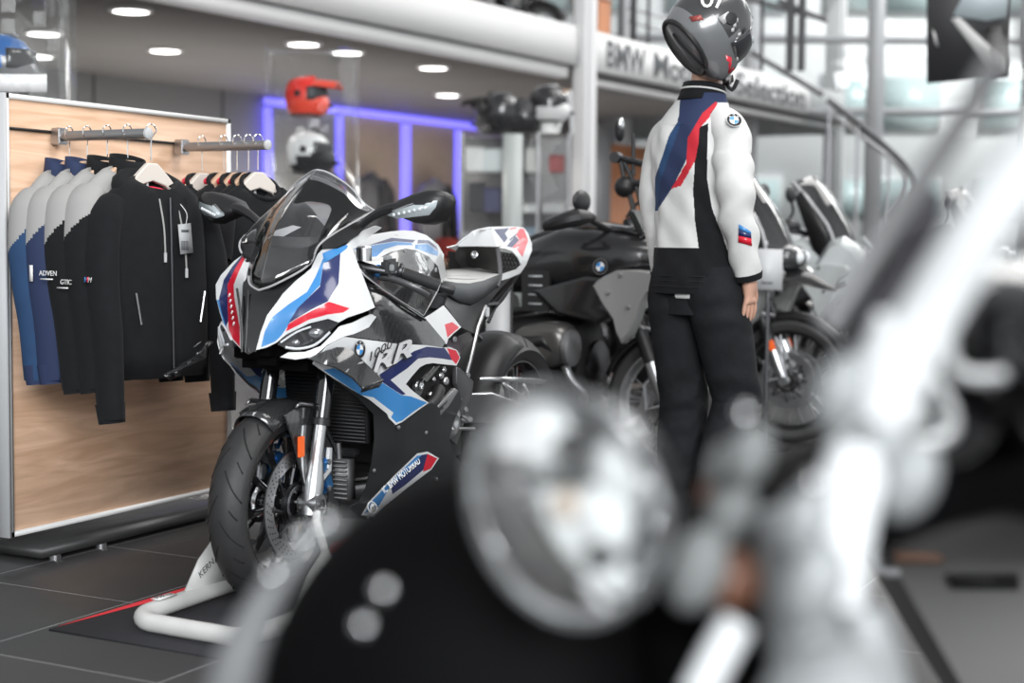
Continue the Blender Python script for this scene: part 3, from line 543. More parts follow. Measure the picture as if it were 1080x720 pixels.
# low shelf units in front of the jackets
lu = thing('wooden_shelf_unit', 'low dark shelf unit with wooden top and red goods behind the round mirror', 'shelf unit', wallhit(455, 0, 3.6))
def lbox(b, px0, px1, t0, t1, z0, z1):
    s0, s1 = (wallhit(px0, 0, 3.6)-MO).dot(MS), (wallhit(px1, 0, 3.6)-MO).dot(MS); return mbox(b, s0, s1, t0, t1, z0, z1)
lbox(MB(), 375, 500, 3.2, 3.8, .78, .83).build('top_board', wood('shelf_wood', (.36, .22, .14), (.26, .15, .09), 1, 'X'), lu, smooth=0)
lbox(MB(), 375, 500, 3.3, 3.8, 0, .78).build('body', M('unit_dark', (.05, .045, .045), .5), lu, smooth=0)
for px, c, lab in ((410, (.03, .03, .035), 'black bag on the low wooden shelf unit'), (440, (.05, .05, .05), 'dark grey bag on the low wooden shelf unit'), (470, (.35, .05, .04), 'red bag on the low wooden shelf unit by the round mirror'), (486, (.25, .05, .05), 'dark red bag on the low wooden shelf unit, right end')):
    p = wallhit(px, 0, 3.5); o = thing('bag', lab, 'bag', (p.x, p.y, .83), 0, 'bags on the shelf unit'); m = M('bag_%d' % px, c, .6)
    MB().box((p.x, p.y, .83+.14), (.24, .3, .28), MR, bev=.05).build('body', m, o); MB().tube([(p.x-.05, p.y, 1.09), (p.x-.04, p.y, 1.17), (p.x+.04, p.y, 1.17), (p.x+.05, p.y, 1.09)], .012, 8, sub=3).build('handle', BLK, o)
# ================= the white sport motorcycle (x forward = -Y, y left = +X)
SX, SY = -2.70, 3.67
def bw(x, y, z): return Vector((SX+y, SY-x, z))
def bp(px, py, lat): return onx(px, py, SX+lat)
def mir(v): return Vector((2*SX-v.x, v.y, v.z))
sb = thing('sport_motorcycle', 'white sport motorcycle with light blue, dark blue and red stripes and black winglets', 'motorcycle', (SX, SY+.7, 0))
def panel(name, outline, base, pats=(), parent=sb, th=.004, both=True, ctrl=(), step=7., lift=0., only_right=False, smooth=40):
    """a moulded panel: outline points with the sideways offset of each; pats = [(material, points)] painted areas"""
    f = tps(list(outline)+list(ctrl)); O = [(p[0], p[1]) for p in outline]; polys = [O]+[list(q) for _, q in pats]; mats = [base]+[m for m, _ in pats]
    V, E, F = [], [], []
    for q in polys:
        if sum(q[k-1][0]*q[k][1]-q[k][0]*q[k-1][1] for k in range(len(q))) < 0: q = q[::-1]
        i0 = len(V); pts = []
        for k in range(len(q)):
            a, b = q[k], q[(k+1) % len(q)]; n = max(1, int(math.hypot(b[0]-a[0], b[1]-a[1])/step))
            for j in range(n): pts.append((a[0]+(b[0]-a[0])*j/n, a[1]+(b[1]-a[1])*j/n))
        V += [Vector(p) for p in pts]; F.append(list(range(i0, i0+len(pts))))
    xs = [p[0] for p in O]; ys = [p[1] for p in O]
    x = min(xs)+step*.6
    while x < max(xs):
        y = min(ys)+step*.6
        while y < max(ys): V.append(Vector((x, y))); y += step
        x += step
    vv, ee, ff, ov, oe, of = geometry.delaunay_2d_cdt(V, [], F, 1, 1e-4)
    outs = []
    um = []; [um.append(m) for m in mats if m not in um]
    for side in ((-1,) if only_right else ((1, -1) if both else (1,))):
        b = MB(); vs = []
        for p in vv:
            w = bp(p.x, p.y, f(p.x, p.y)+lift); vs.append(b.bm.verts.new(mir(w) if side < 0 and not only_right else w))
        for fc, o in zip(ff, of):
            if 0 not in o: continue
            b.mi = um.index(mats[max(o)]); b._f([vs[i] for i in (fc if side > 0 else fc[::-1])])
        for v in [v for v in b.bm.verts if not v.link_faces]: b.bm.verts.remove(v)
        # turn the front outwards, then thicken inwards
        bmesh.ops.recalc_face_normals(b.bm, faces=b.bm.faces[:]); s = 0
        for q in b.bm.faces: s += (q.normal.x*(1 if (side > 0) else -1) - q.normal.y*.4)*q.calc_area()
        if s < 0: bmesh.ops.reverse_faces(b.bm, faces=b.bm.faces[:])
        top = list(b.bm.faces); dup_ = {}
        b.bm.normal_update()
        for v in list(b.bm.verts): dup_[v] = b.bm.verts.new(v.co - v.normal*th)
        bd = [e for e in b.bm.edges if len(e.link_faces) == 1]
        for q in top:
            nf = b.bm.faces.new([dup_[v] for v in q.verts][::-1]); nf.material_index = q.material_index; nf.smooth = True
        for e in bd:
            v1, v2 = e.verts; nf = b.bm.faces.new([v2, v1, dup_[v1], dup_[v2]]); nf.material_index = e.link_faces[0].material_index
        outs.append(b.build(name, um, parent, smooth=smooth))
    return outs[0] if len(outs) == 1 else outs
def motowheel(name, c, ax, fwd, r, w, rimr, parent, spokes, spk_m, rim_m, disc=None, wire=False, groove=True, discs=(1, -1), doff=.062, tyre_m=RUB):
    """wheel in the world or a local frame: rim with spokes; tyre, tread and brake discs are its children. c centre, ax axle, fwd rolling direction"""
    c = Vector(c); ax = Vector(ax).normalized(); fw = Vector(fwd).normalized(); up = ax.cross(fw); h = w/2
    def P(rad, a, y): return c + (fw*math.cos(a)+up*math.sin(a))*rad + ax*y
    L = MBL
    b = MB(); hw = w*.36
    b.lathe([(rimr, -hw), (rimr+.012, -hw), (rimr+.010, -hw*.8), (rimr-.012, -hw*.45), (rimr-.012, hw*.45), (rimr+.010, hw*.8), (rimr+.012, hw), (rimr, hw), (rimr-.02, hw*.5), (rimr-.02, -hw*.5)], c, ax, 56, closed=True)
    b.lathe([(.022, -h*.9), (.034, -h*.88), (.034, -h*.5), (.028, -h*.4), (.028, h*.4), (.034, h*.5), (.034, h*.88), (.022, h*.9)], c, ax, 24)
    b.mi = 1
    for k in range(spokes):
        a = 2*PI*k/spokes
        if wire:
            d = .16*(1 if k % 2 else -1); b.tube([P(.03, a+d*4, h*.42*(1 if k % 4 < 2 else -1)), P(rimr-.012, a-d, hw*.5*(1 if k % 4 < 2 else -1))], .0028, 5)
        else:
            d = .05
            b.tube([P(.03, a, h*.35), P(rimr*.55, a+d, h*.3), P(rimr-.012, a+d*1.4, h*.2)], [.011, .008, .010], 8, sub=2, flat=1.5)
    o = b.build(name, [rim_m, spk_m], parent, local=L)
    b = MB(); pr = [(rimr+.004, -hw*.98), (rimr+.014, -hw*1.1), (rimr+(r-rimr)*.45, -h*.98), (r-(h*.62), -h)]
    n = 14; 
    for k in range(n+1):
        t = -1+2*k/n; pr.append((r-h*.62*abs(t)**2.1, t*h))
    pr += [(r-(h*.62), h), (rimr+(r-rimr)*.45, h*.98), (rimr+.014, hw*1.1), (rimr+.004, hw*.98)]
    b.lathe(pr, c, ax, 72, closed=True); ty = b.build('tyre', tyre_m, o, local=L, smooth=50)
    if groove:
        b = MB(); rr = lambda t: r-h*.62*abs(t)**2.1+.0004
        for k in range(groove):
            for sg in (1, -1):
                a0 = 2*PI*(k+(.5 if sg < 0 else 0))/groove; pts = []
                for j in range(7): t = .08+.84*j/6; pts.append(P(rr(t), a0+(.34*t*t+.10*math.sin(t*3))*1.0, sg*t*h))
                b.tube(pts, .0024, 4, flat=.8)
                a1 = a0+.22; b.tube([P(rr(t), a1+.34*t*t+.10*math.sin(t*3), sg*t*h) for t in (.5, .6, .7, .8)], .0022, 4)
        b.build('tread_groove', GROOVE, ty, local=L, smooth=0)
    for sg in discs if disc else ():
        b = MB(); y = sg*doff
        b.lathe([(disc-.045, y-.0025), (disc, y-.0025), (disc, y+.0025), (disc-.045, y+.0025)], c, ax, 64, closed=True)
        b.mi = 1
        for k in range(40):
            for q in range(3):
                a = 2*PI*k/40+q*.05; b.lathe([(.0032, 0), (0, .0002)], P(disc-.012-.010*q, a, y+sg*.0027), ax*sg, 6)
        b.mi = 2
        for k in range(8):
            a = 2*PI*k/8; b.tube([P(disc-.042, a, y), P(.055, a+.35, y*.95)], .006, 6); b.lathe([(.010, -.004), (.010, .004), (0, .005)], P(disc-.046, a, y), ax*sg, 10)
        b.lathe([(.05, y-.004), (.065, y-.004), (.065, y+.004), (.05, y+.004)], c, ax, 28, closed=True)
        b.build('brake_disc', [STEEL, GROOVE, DMET], o, local=L)
    return o
MBL = False
# --- wheels
st_a = math.radians(3); fwdv = Vector((math.sin(st_a), -math.cos(st_a), 0)); axv = Vector((math.cos(st_a), math.sin(st_a), 0))
FA = bw(0, 0, .30); RA = bw(-1.457, 0, .41)
motowheel('front_wheel', FA, axv, fwdv, .30, .124, .216, sb, 10, GLOSS, GLOSS, disc=.16, groove=13)
motowheel('rear_wheel', RA, (1, 0, 0), (0, -1, 0), .325, .20, .216, sb, 10, GLOSS, GLOSS, disc=.11, groove=13, discs=(-1,), doff=.085)
def fo(dx, dy, dz): return FA + fwdv*dx + axv*dy + Vector((0, 0, dz))
# --- fork
for s in (1, -1):
    dn = fo(-.03, s*.100, .0); dirv = (bp(347, 388, .105)-bp(330, 512, .10)); dirv.normalize(); dirv.x = 0; dirv.normalize()
    mid = dn + dirv*.245; top = dn + dirv*.72
    lo = MB(); lo.tube([dn+dirv*.03, dn+dirv*.1, mid], [.026, .0205, .0205], 18); lo = lo.build('fork_lower', ALU, sb)
    b = MB(); b.tube([dn+Vector((0, 0, .0))-dirv*.035, dn+dirv*.06, dn+dirv*.13], [.030, .033, .022], 16); b.tube([dn+axv*s*-.03, dn+axv*s*.034], .031, 20); b.tube([dn+dirv*.05+fwdv*-.01, dn+dirv*.09+fwdv*-.07, dn+dirv*.16+fwdv*-.065], [.016, .016, .012], 8); b.build('axle_lug', ALU, lo)
    b = MB(); b.lathe([(.016, 0), (.016, .008), (.010, .009), (.010, .004), (0, .004)], dn+axv*s*.034, axv*s, 18); b.build('axle_nut', DMET, lo)
    MB().tube([mid-dirv*.005, top], .0265, 20).build('fork_upper', GLOSS, sb)
    MB().lathe([(.029, 0), (.029, .02), (.024, .024)], mid-dirv*.01, dirv, 18).build('dust_seal', BLK, lo)
    b = MB(); cc = fo(-.115, s*.072, .075); R = Matrix((fwdv, axv, Vector((0, 0, 1)))).transposed() @ Matrix.Rotation(.35, 3, 'Y')
    b.box(cc, (.05, .058, .125), R, bev=.012); b.box(cc+axv*s*.03, (.04, .012, .10), R, bev=.004); b.tube([cc+Vector((0, 0, .07)), cc+Vector((0, -.0, .1))+fwdv*-.02], .006, 8)
    cal = b.build('brake_caliper', BLUEM, sb)
    for dz in (-.04, .04): MB().lathe([(.009, 0), (.009, .006), (0, .007)], cc+axv*s*.037+Vector((0, 0, dz)), axv*s, 10).build('caliper_bolt', STEEL, cal)
    hz = MB(); hz.tube([fo(-.08, s*.075, .13), fo(-.13, s*.09, .25), fo(-.11, s*.10, .36), fo(-.12, s*.09, .47)], .004, 6, sub=5); hz.build('brake_hose', BLK, sb)
MB().tube([fo(-.03, -.115, 0), fo(-.03, .115, 0)], .012, 14).build('front_axle', STEEL, sb)
b = MB(); b.lathe([(.052, .066), (.057, .066), (.057, .074), (.052, .074)], FA, axv, 40, closed=True)
for k in range(30):
    a = 2*PI*k/30; b.box(FA+axv*.07+(fwdv*math.cos(a)+Vector((0, 0, 1))*math.sin(a))*.046, (.004, .006, .008))
b.build('sensor_ring', DMET, sb)
# --- front fender: arch over the tyre with side cheeks running down to the axle
b = MB(); rings = []
for k in range(15):
    a = math.radians(62+ (88)*k/14); R_ = .314; W_ = .071; q = []
    for j in range(13):
        t = -1+2*j/12; rr = R_ - .055*abs(t)**3; q.append(FA + (fwdv*math.cos(a)*rr + Vector((0, 0, 1))*math.sin(a)*rr) + axv*(W_*t))
    rings.append(q)
rows = [[b.bm.verts.new(p) for p in r] for r in rings]
for i in range(14):
    for j in range(12): b._f([rows[i][j], rows[i][j+1], rows[i+1][j+1], rows[i+1][j]])
fen = b.build('front_fender', CARB, sb, solid=.004)
for s in (1, -1):
    b = MB(); pts = [(.05, .29), (.10, .275), (.055, .20), (.012, .06), (-.012, .03), (-.035, .06), (-.03, .16), (-.06, .24), (-.06, .29)]
    b.prism([fo(x-.02, s*(.073+.012*(z < .15)), z) for x, z in pts], axv*s*.008); b.build('fender_cheek', CARB, fen, smooth=0, bevel=.002)
    b = MB(); pts = [(.055, .292), (.03, .31), (-.04, .300), (-.07, .27), (-.055, .265), (-.035, .287), (.03, .296)]
    b.prism([fo(x-.02, s*.084, z) for x, z in pts], axv*s*.006); b.build('fender_strut', STEEL, fen, smooth=0)
    R = Matrix((fwdv, axv, Vector((0, 0, 1)))).transposed(); b = MB(); b.box(fo(.01, s*.092, .175), (.030, .008, .062), R, bev=.002); b.build('side_reflector', ORNG, fen)
b = MB(); b.box(fo(.13, .0, .283), (.03, .03, .004), Matrix((fwdv, axv, Vector((0, 0, 1)))).transposed() @ Matrix.Rotation(.45, 3, 'Y')); b.build('fender_badge', STEEL, fen, smooth=0)
# --- nose
NC = [(262, 281, -.095), (256, 300, -.065), (254.5, 330, -.035), (254, 368, -.02), (262, 374, 0), (270, 369, .024), (275, 350, .033), (282, 332, .045), (298, 310, .07), (312, 296, .09), (328, 283, .11), (300, 295, .055), (273, 306, 0), (264, 294, -.06)]
panel('nose_intake', NC, GLOSS, both=False, th=.003)
for k in range(5):
    t = (k-2)/2.6; b = MB(); b.tube([bp(262+9*t, 371, .018*t), bp(265+13*t, 345, .028*t), bp(269+19*t-3*t*t, 322, .045*t), bp(273+30*t, 308-5*abs(t), .072*t)], .0035, 6, sub=4); b.build('intake_rib', BLK, sb)
NL = [(328, 283, .11), (335, 268, .135), (340, 263, .15), (356, 262, .165), (367, 257, .165), (372, 264, .185), (384, 294, .225), (395.5, 324, .25), (384, 329, .24), (366, 335, .222), (357, 340, .212), (346, 336, .195), (326, 341, .15), (302, 352.5, .092), (292, 361, .07), (282, 366, .048), (270, 369, .025), (275, 350, .033), (282, 332, .045), (298, 310, .07), (312, 296, .09)]
panel('nose_panel', NL, WHITE, [
    (LBLUE, [(340, 267), (352, 262), (367.5, 257.5), (366, 262), (358, 268), (348, 275), (341, 277), (337.5, 301), (315, 324), (304, 343), (297, 353.5), (290.5, 360), (275, 366.5), (279, 350), (286, 335), (304, 321), (324, 307.5), (333, 291), (341, 272)]),
    (DBLUE, [(341, 278), (359, 267), (358, 285), (357, 299), (345.5, 318), (328, 326.5), (304, 341), (314, 324.5), (337.5, 302)]),
    (RED, [(304, 342), (312, 336.5), (330, 327), (347, 318), (369, 325), (362, 329.5), (346, 331.5), (326, 337), (301.5, 349.5)])], both=False, ctrl=[(357, 299, .19), (345, 318, .193), (310, 335, .115), (372, 300, .205)])
NR = [(258, 267, -.145), (247, 275, -.165), (233, 290, -.20), (227.5, 300, -.215), (228, 314, -.21), (232, 330, -.185), (237, 345, -.15), (244, 357, -.09), (254, 368, -.024), (254.5, 330, -.035), (256, 302, -.065), (262, 281, -.095), (272, 262, -.135), (265, 262, -.145)]
panel('nose_panel', NR, WHITE, [
    (DBLUE, [(256.5, 268), (258.5, 270), (243, 293), (240, 312), (241, 338), (238, 345), (233, 330), (231, 315), (236, 295), (245, 281)]),
    (RED, [(257, 268.5), (259.5, 270), (252, 286), (246.5, 300), (247, 313), (251, 335), (253, 345), (252.8, 365.5), (245.5, 357), (241, 346), (240, 318), (240, 300), (248, 283)]),
    (LBLUE, [(228.6, 316), (231, 316), (234, 330), (239, 346), (238, 347), (233.5, 333)])], both=False, only_right=True, ctrl=[(245, 310, -.14), (247, 340, -.10)])
wr = MB()
for k in range(6): wr.box(bp(244.6+.9*k, 311+6*k, -.125+.011*k)+Vector((0, -.012, 0)), (.005, .002, .011), Matrix.Rotation(.5, 3, 'Y'))
wr.build('nose_lettering', PAPER, sb, smooth=0)
# --- headlights
for s in (1, -1):
    H = [(292.5, 363, .073), (301, 353, .094), (325, 342.5, .15), (346, 337, .196), (357.5, 340.5, .212), (351, 347, .20), (340, 360, .175), (333, 366, .16), (320, 368.5, .135), (309, 370, .115), (300, 366.5, .09)]
    if s > 0:
        hs_ = panel('headlight', H, M('headlight_dark', (.045, .047, .05), .15, coat=.7), both=True, lift=-.006)
    for (px, py, la, r) in ((333, 351, .15, .027), (312, 361, .105, .018)):
        c = bp(px, py, la); c = c if s > 0 else mir(c); b = MB(); b.ell(c, (r, r, r*.8)); b.build('projector_lens', M('projector', (.45, .46, .48), .08, .8), hs_[0 if s > 0 else 1])
    b = MB(); P_ = [bp(*q) for q in ((301, 366, .104), (316, 367.5, .136), (333, 363, .168), (348, 350, .202))]; b.tube([p if s > 0 else mir(p) for p in P_], .0038, 6, sub=4); b.build('light_strip', M('drl_white', (.75, .77, .8), .25), hs_[0 if s > 0 else 1])
    b = MB(); P_ = [bp(*q) for q in ((296, 361, .089), (313, 350, .128), (328, 344.5, .162))]; b.tube([p if s > 0 else mir(p) for p in P_], .003, 6, sub=3); b.build('light_strip', M('drl_white'), hs_[0 if s > 0 else 1])
# silver lip under each headlight
panel('fairing_lip', [(295.5, 376.5, .11), (304, 371.5, .12), (322, 371, .15), (338, 365, .18), (350, 353, .208), (358, 344, .216), (372, 340, .23), (392, 331, .245), (397, 334, .243), (389, 345, .242), (374, 352, .236), (362, 355, .226), (345, 364, .198), (330, 376, .17), (312, 379, .135)], WHITE)
# --- inner black ducts
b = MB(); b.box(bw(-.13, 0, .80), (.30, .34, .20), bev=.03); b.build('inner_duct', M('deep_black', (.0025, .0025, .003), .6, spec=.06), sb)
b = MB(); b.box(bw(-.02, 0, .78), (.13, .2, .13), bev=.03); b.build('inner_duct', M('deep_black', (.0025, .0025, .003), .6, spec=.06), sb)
# --- screen
tipC, topC = bp(273, 306, 0), bp(334, 179, 0)
Bc, _ = smooth_path([tipC+Vector((0, 0, .0)), bp(292, 299, .05), bp(326, 279, .112), bp(341, 254, .15), bp(395, 222, .175)], [0]*5, 8); Tc, _ = smooth_path([topC, bp(346, 182, .035), bp(368, 196, .105), bp(384, 214, .155), bp(395, 222, .175)], [0]*5, 8)
b = MB(); nu = len(Bc)-1; cols = []
for i in range(-nu, nu+1):
    A, T = Bc[abs(i)], Tc[abs(i)]; col = []
    for k in range(13):
        t = k/12; p = A.lerp(T, t); bu = math.sin(PI*t)*(1-abs(i)/nu)*.055
        p = p + Vector((0, -.8, .55))*bu
        if i < 0: p = mir(p)
        col.append(b.bm.verts.new(p))
    cols.append(col)
for i in range(2*nu):
    for k in range(12): b._f([cols[i][k], cols[i+1][k], cols[i+1][k+1], cols[i][k+1]])
wsn = b.build('windscreen', SCRN, sb, solid=.0025, smooth=60)
b = MB(); b.tube([mir(p) for p in Tc[::-1]]+Tc[1:], .0028, 6); b.tube([mir(p) for p in Bc[::-1]]+Bc[1:], .0032, 6); b.build('screen_edge', M('screen_edge', (.55, .55, .56), .15, .3), wsn)
# black cowl and dash under the screen
b = MB(); rows = []
for k in range(11):
    A = Bc[int(k*(nu-6)/10)]; q = []
    for j in range(9):
        t = j/8; p = A.lerp(mir(A), t); p.z -= .012*math.sin(PI*t)+.004; p.y += .04*math.sin(PI*t)*k/10; q.append(b.bm.verts.new(p))
    rows.append(q)
for i in range(10):
    for j in range(8): b._f([rows[i][j], rows[i][j+1], rows[i+1][j+1], rows[i+1][j]])
b.build('dash_cowl', M('cowl_black', (.012, .012, .013), .35), sb, solid=.003)
b = MB(); b.box(bw(-.235, 0, 1.075), (.02, .17, .10), Matrix.Rotation(-.55, 3, 'X'), bev=.006); ds = b.build('dash_display', BLK, sb)
b = MB(); b.box(bw(-.25, 0, 1.145), (.10, .012, .02), bev=.003); b.build('display_hood', LGREY, ds)
panel('screen_bracket', [(340, 263, .15), (339, 252, .145), (350, 246, .155), (366, 237, .165), (380, 233, .17), (386, 238, .18), (378, 248, .175), (364, 256.5, .17), (352, 262, .165)], BLK, th=.01)
panel('upper_strip', [(366, 258, .166), (372, 252, .168), (385, 243, .165), (397, 238, .16), (403, 240, .155), (390, 249, .16), (378, 259, .17), (371, 263, .176)], WHITE, th=.006)
# --- tank
TK = [(368, 262, .10), (376, 256, .06), (386, 250, .025), (398, 246.5, 0), (412, 244, 0), (425, 242.8, 0), (437, 243.5, 0), (450, 248, 0), (461, 257, 0), (467, 268, .0), (469.5, 282, .0), (470, 290, .045), (467, 298, .10), (456, 318, .155), (447, 333, .18), (430, 322, .20), (405, 306, .20), (385, 290, .185), (373, 276, .155)]
panel('fuel_tank', TK, WHITE, [
    (CARB, [(401, 271), (412, 265.5), (428, 262), (440, 264), (453, 271), (462, 281), (465.5, 297), (455, 317), (447, 332.5), (430, 321.5), (405, 305.5), (385, 289.5), (374, 276), (390, 272.5)]),
    (LBLUE, [(373, 262), (391, 259), (416, 254.8), (434, 256), (435.5, 258.5), (419, 258.5), (405, 263), (397, 270.5), (389, 271), (380, 266)]),
    (DBLUE, [(387, 259), (413, 250.6), (438, 253), (435.5, 255.7), (416, 254.4)]),
    (LBLUE, [(438, 258), (451, 257), (462.5, 265.5), (461.5, 270), (449.5, 266), (437.8, 262)]),
    (DBLUE, [(441, 252.8), (452, 253.2), (460.5, 259.8), (462.5, 264.8), (451, 256.4), (440, 256.8)])], ctrl=[(430, 275, .155), (450, 275, .12), (460, 285, .12), (410, 275, .165), (415, 255, .085), (440, 252, .06), (440, 300, .195), (390, 270, .14)], th=.004)
for px, py, la in ((427, 265, .13), (449.5, 272, .11)): MB().lathe([(.007, 0), (.006, .004), (0, .005)], bp(px, py, la), (1, -.3, .3), 10).build('tank_bolt', STEEL, sb)
b = MB(); b.lathe([(.045, 0), (.045, .012), (.036, .018), (0, .018)], bw(-.62, 0, 1.085), (0, 0, 1), 24); b.build('fuel_cap', DMET, sb)
# --- covers under the tank
panel('airbox_cover', [(380, 295, .18), (400, 304, .20), (425, 320, .21), (449, 336, .205), (470, 361, .20), (466, 367, .21), (420, 361.5, .238), (386, 357, .236), (364, 354, .225), (374, 347, .226), (390, 338, .236), (396, 325, .24), (388, 310, .21)], CARB, th=.005)
b = MB(); b.tube([bp(x, y, l) for x, y, l in ((381, 297, .195), (400, 306, .21), (425, 322, .222), (448, 337, .215))], .005, 8, sub=4); b.build('cover_edge', GLOSS, sb)
panel('seat_side_panel', [(448, 335, .185), (458, 329, .175), (468, 322, .16), (477, 333, .16), (486.5, 345, .158), (479, 351, .17), (473, 357, .18), (471, 363, .185), (460, 351, .19)], WHITE, [(RED, [(469, 342), (477, 339.5), (484.3, 345.2), (474.5, 353.5), (472, 356), (470.3, 348)])])
# --- main side panels
SP = [(334, 378, .175), (345, 366, .20), (362, 355, .225), (386, 358, .238), (420, 362.5, .24), (450, 364, .228), (467, 366.5, .215), (475, 366, .21), (482, 369, .205), (485.5, 377, .20), (481.5, 385.5, .20), (468, 384, .213), (456, 382.7, .222), (449, 384, .228), (443, 387, .232), (435, 396, .24), (428, 405, .243), (435, 411.7, .24), (443, 418, .237), (452, 424.5, .23), (437, 435.5, .228), (424, 445, .224), (417.5, 448, .222), (410.5, 441, .218), (408, 436, .218), (390, 421.5, .21), (370, 410, .197), (352, 399, .182), (341, 391.5, .17), (330, 384, .162)]
spn = panel('side_fairing', SP, WHITE, [
    (DBLUE, [(427.5, 376), (437, 370), (450, 365.5), (469, 367), (478.5, 380), (465, 378), (453, 376.7), (441, 378), (430, 388), (412, 400.5), (428, 415.5), (424, 416.5), (404, 403.5), (400, 395), (415, 385)]),
    (RED, [(471.5, 367), (481, 369.5), (484.8, 377), (481, 384), (476, 378.5)]),
    (LBLUE, [(341, 390), (352, 388), (365, 394), (382, 404.5), (392, 405), (404, 403.8), (424, 416.8), (433, 417.8), (450.5, 424.5), (436, 434), (424, 443.5), (418, 445.5), (412.5, 440), (415, 435), (394, 419), (381, 416.5), (360, 403), (346, 393.5)])],
    ctrl=[(400, 385, .25), (420, 380, .252), (440, 372, .24), (420, 425, .235)])
roundel(bp(378, 368.5, .2475)+Vector((.003, 0, 0)), bp(386, 369, .2495)-bp(371, 367.5, .243), Vector((0, 0, 1)), .027, spn[0])
def side_text(nm, body, a, b_, la, size, m, shear=.25, bold=0):
    p0, p1 = bp(*a, la), bp(*b_, la); u = p1-p0; u.x = 0
    F_ = frame(p0+Vector((.004, 0, 0)), u, (0, 0, 1)); return text(nm, body, F_, size, m, spn[0], .0006, shear=shear, width=u.length, bold=bold)
side_text('model_number', '1000', (386, 382.5), (411, 366.5), .2605, .036, M('letter_black', (.02, .02, .022), .3), .3)
grl = M('letter_grey', (.62, .62, .63), .35)
side_text('model_letters', 'RR', (389, 395.5), (434, 374.5), .256, .078, M('letter_black'), .35, bold=.004); side_text('model_letters', 'RR', (390.0, 395), (433, 374.6), .2575, .076, grl, .35, bold=.0015)
# --- winglets
WG = [(326, 378, .20), (340, 371, .215), (355, 366, .235), (368, 366, .25), (386, 383, .31), (404, 400, .37), (396, 405, .37), (382, 408, .36), (371, 397, .31), (354, 387, .25), (338, 383, .21)]
wgs = panel('winglet', WG, CARB, th=.007)
for s in (0, 1):
    P_ = [bp(364, 392.5, .285), bp(372, 387, .287), bp(383, 381.5, .303)]; P_ = P_ if s == 0 else [mir(p) for p in P_]
    MB().tube(P_, .003, 6, sub=3).build('winglet_seam', STEEL, wgs[s])
    q = [bp(404, 400, .37), bp(382, 408, .36), bp(380, 414, .345), bp(399, 408, .362)]; q = q if s == 0 else [mir(p) for p in q]
    MB().prism(q, Vector((.004, 0, 0))).build('winglet_endplate', GLOSS, wgs[s], smooth=0)
b = MB(); q = [mir(bp(*p)) for p in ((348, 371, .235), (365, 370.5, .262), (372, 377, .285), (356, 377, .26))]; b.prism([p+Vector((0, -.003, .008)) for p in q], Vector((0, 0, .001))); b.build('winglet_sticker', M('sticker_grey', (.45, .45, .46), .4), wgs[1], smooth=0)
# --- belly fairing
BF = [(341, 391.5, .168), (370, 410.5, .193), (390, 422, .206), (409, 437, .214), (418, 448.5, .218), (438, 436, .224), (455, 424.5, .226), (463, 430, .225), (470, 424, .222), (478, 411, .215), (484, 412, .212), (487, 424, .21), (478, 446, .21), (474, 462, .208), (478, 478, .195), (490, 492, .18), (508, 500, .165), (505, 530, .12), (470, 545, .095), (430, 552, .08), (396, 551, .08), (379, 545, .085), (368, 535, .10), (378, 530, .115), (386, 515, .14), (392, 490, .165), (395, 462, .182), (394, 437, .19), (376, 418, .185), (357, 404, .177)]
bfp = panel('belly_fairing', BF, M('satin_black', (.020, .021, .022), .38), [
    (WHITE, [(381, 543), (389.5, 528.5), (415, 502), (440, 478), (451, 476), (463, 483), (455, 495), (430, 514), (404, 535), (394, 545)]),
    (LBLUE, [(384.5, 541.5), (391, 529.5), (416, 503.5), (440, 480.5), (445, 479.5), (432, 495), (412, 512), (400, 533)]),
    (DBLUE, [(445, 479.5), (451, 478.5), (448, 494), (428, 511), (414, 521), (412, 512), (432, 495)]),
    (RED, [(451, 478.5), (461, 483.3), (454.5, 494), (446, 497.5), (448, 489)])], ctrl=[(430, 500, .175), (440, 470, .205), (420, 475, .205)])
p0, p1 = bp(404, 520, .165), bp(446, 484, .195); u = p1-p0
text('belly_lettering', 'IC  BMW MOTORRAD', frame(p0+Vector((.008, -.004, 0)), u, Vector((-.35, 0, 1))), .030, PAPER, bfp[0], .0006, width=u.length*.9)
b = MB(); b.lathe([(.018, 0), (.021, .001), (.021, .004), (.018, .004)], bp(391, 536, .12)+Vector((.006, -.003, .003)), (1, -.2, .45), 20, closed=True)
for k in range(6): b.box(bp(391, 536, .12)+Vector((.008, -.003, .003)), (.002, .003, .03), Matrix.Rotation(k*PI/6, 3, 'X'))
b.build('belly_emblem', PAPER, bfp[0], smooth=0)
for px, py, la in ((420, 450.5, .222), (394, 496, .17), (449, 456, .214), (388, 545, .105), (460, 505, .17)): MB().lathe([(.007, 0), (.006, .004), (0, .005)], bp(px, py, la), (1, -.3, 0), 10).build('fairing_bolt', STEEL, sb)
# --- radiator, oil cooler
rib = M('radiator_black', (.03, .03, .032), .45, .4); ribg = M('cooler_grey', (.12, .12, .122), .4, .5)
def cooler(name, x, z0, z1, wtop, wbot, n, m, th):
    b = MB(); b.loft([[bw(x+dx*th+.10*(z-z0), y, z) for dx, y in ((1, -w), (1, w), (-1, w), (-1, -w))] for z, w in ((z0, wbot), (z1, wtop))])
    for k in range(n):
        t = (k+.5)/n; z = z0+(z1-z0)*t; w = wbot+(wtop-wbot)*t; b.box(bw(x+th+.10*(z-z0)+.003, 0, z), (2*w*.98, .008, (z1-z0)/n*.45))
    return b.build(name, m, sb, smooth=0)
cooler('radiator', -.29, .455, .745, .155, .145, 26, rib, .02); cooler('oil_cooler', -.27, .275, .405, .095, .09, 9, ribg, .02)
MB().box(bw(-.27, 0, .425), (.22, .03, .025), bev=.006).build('cooler_bracket', BLK, sb)
for s in (-.05, .05): MB().cyl(bw(-.255, s, .405), bw(-.25, s, .455), .012).build('cooler_post', STEEL, sb)
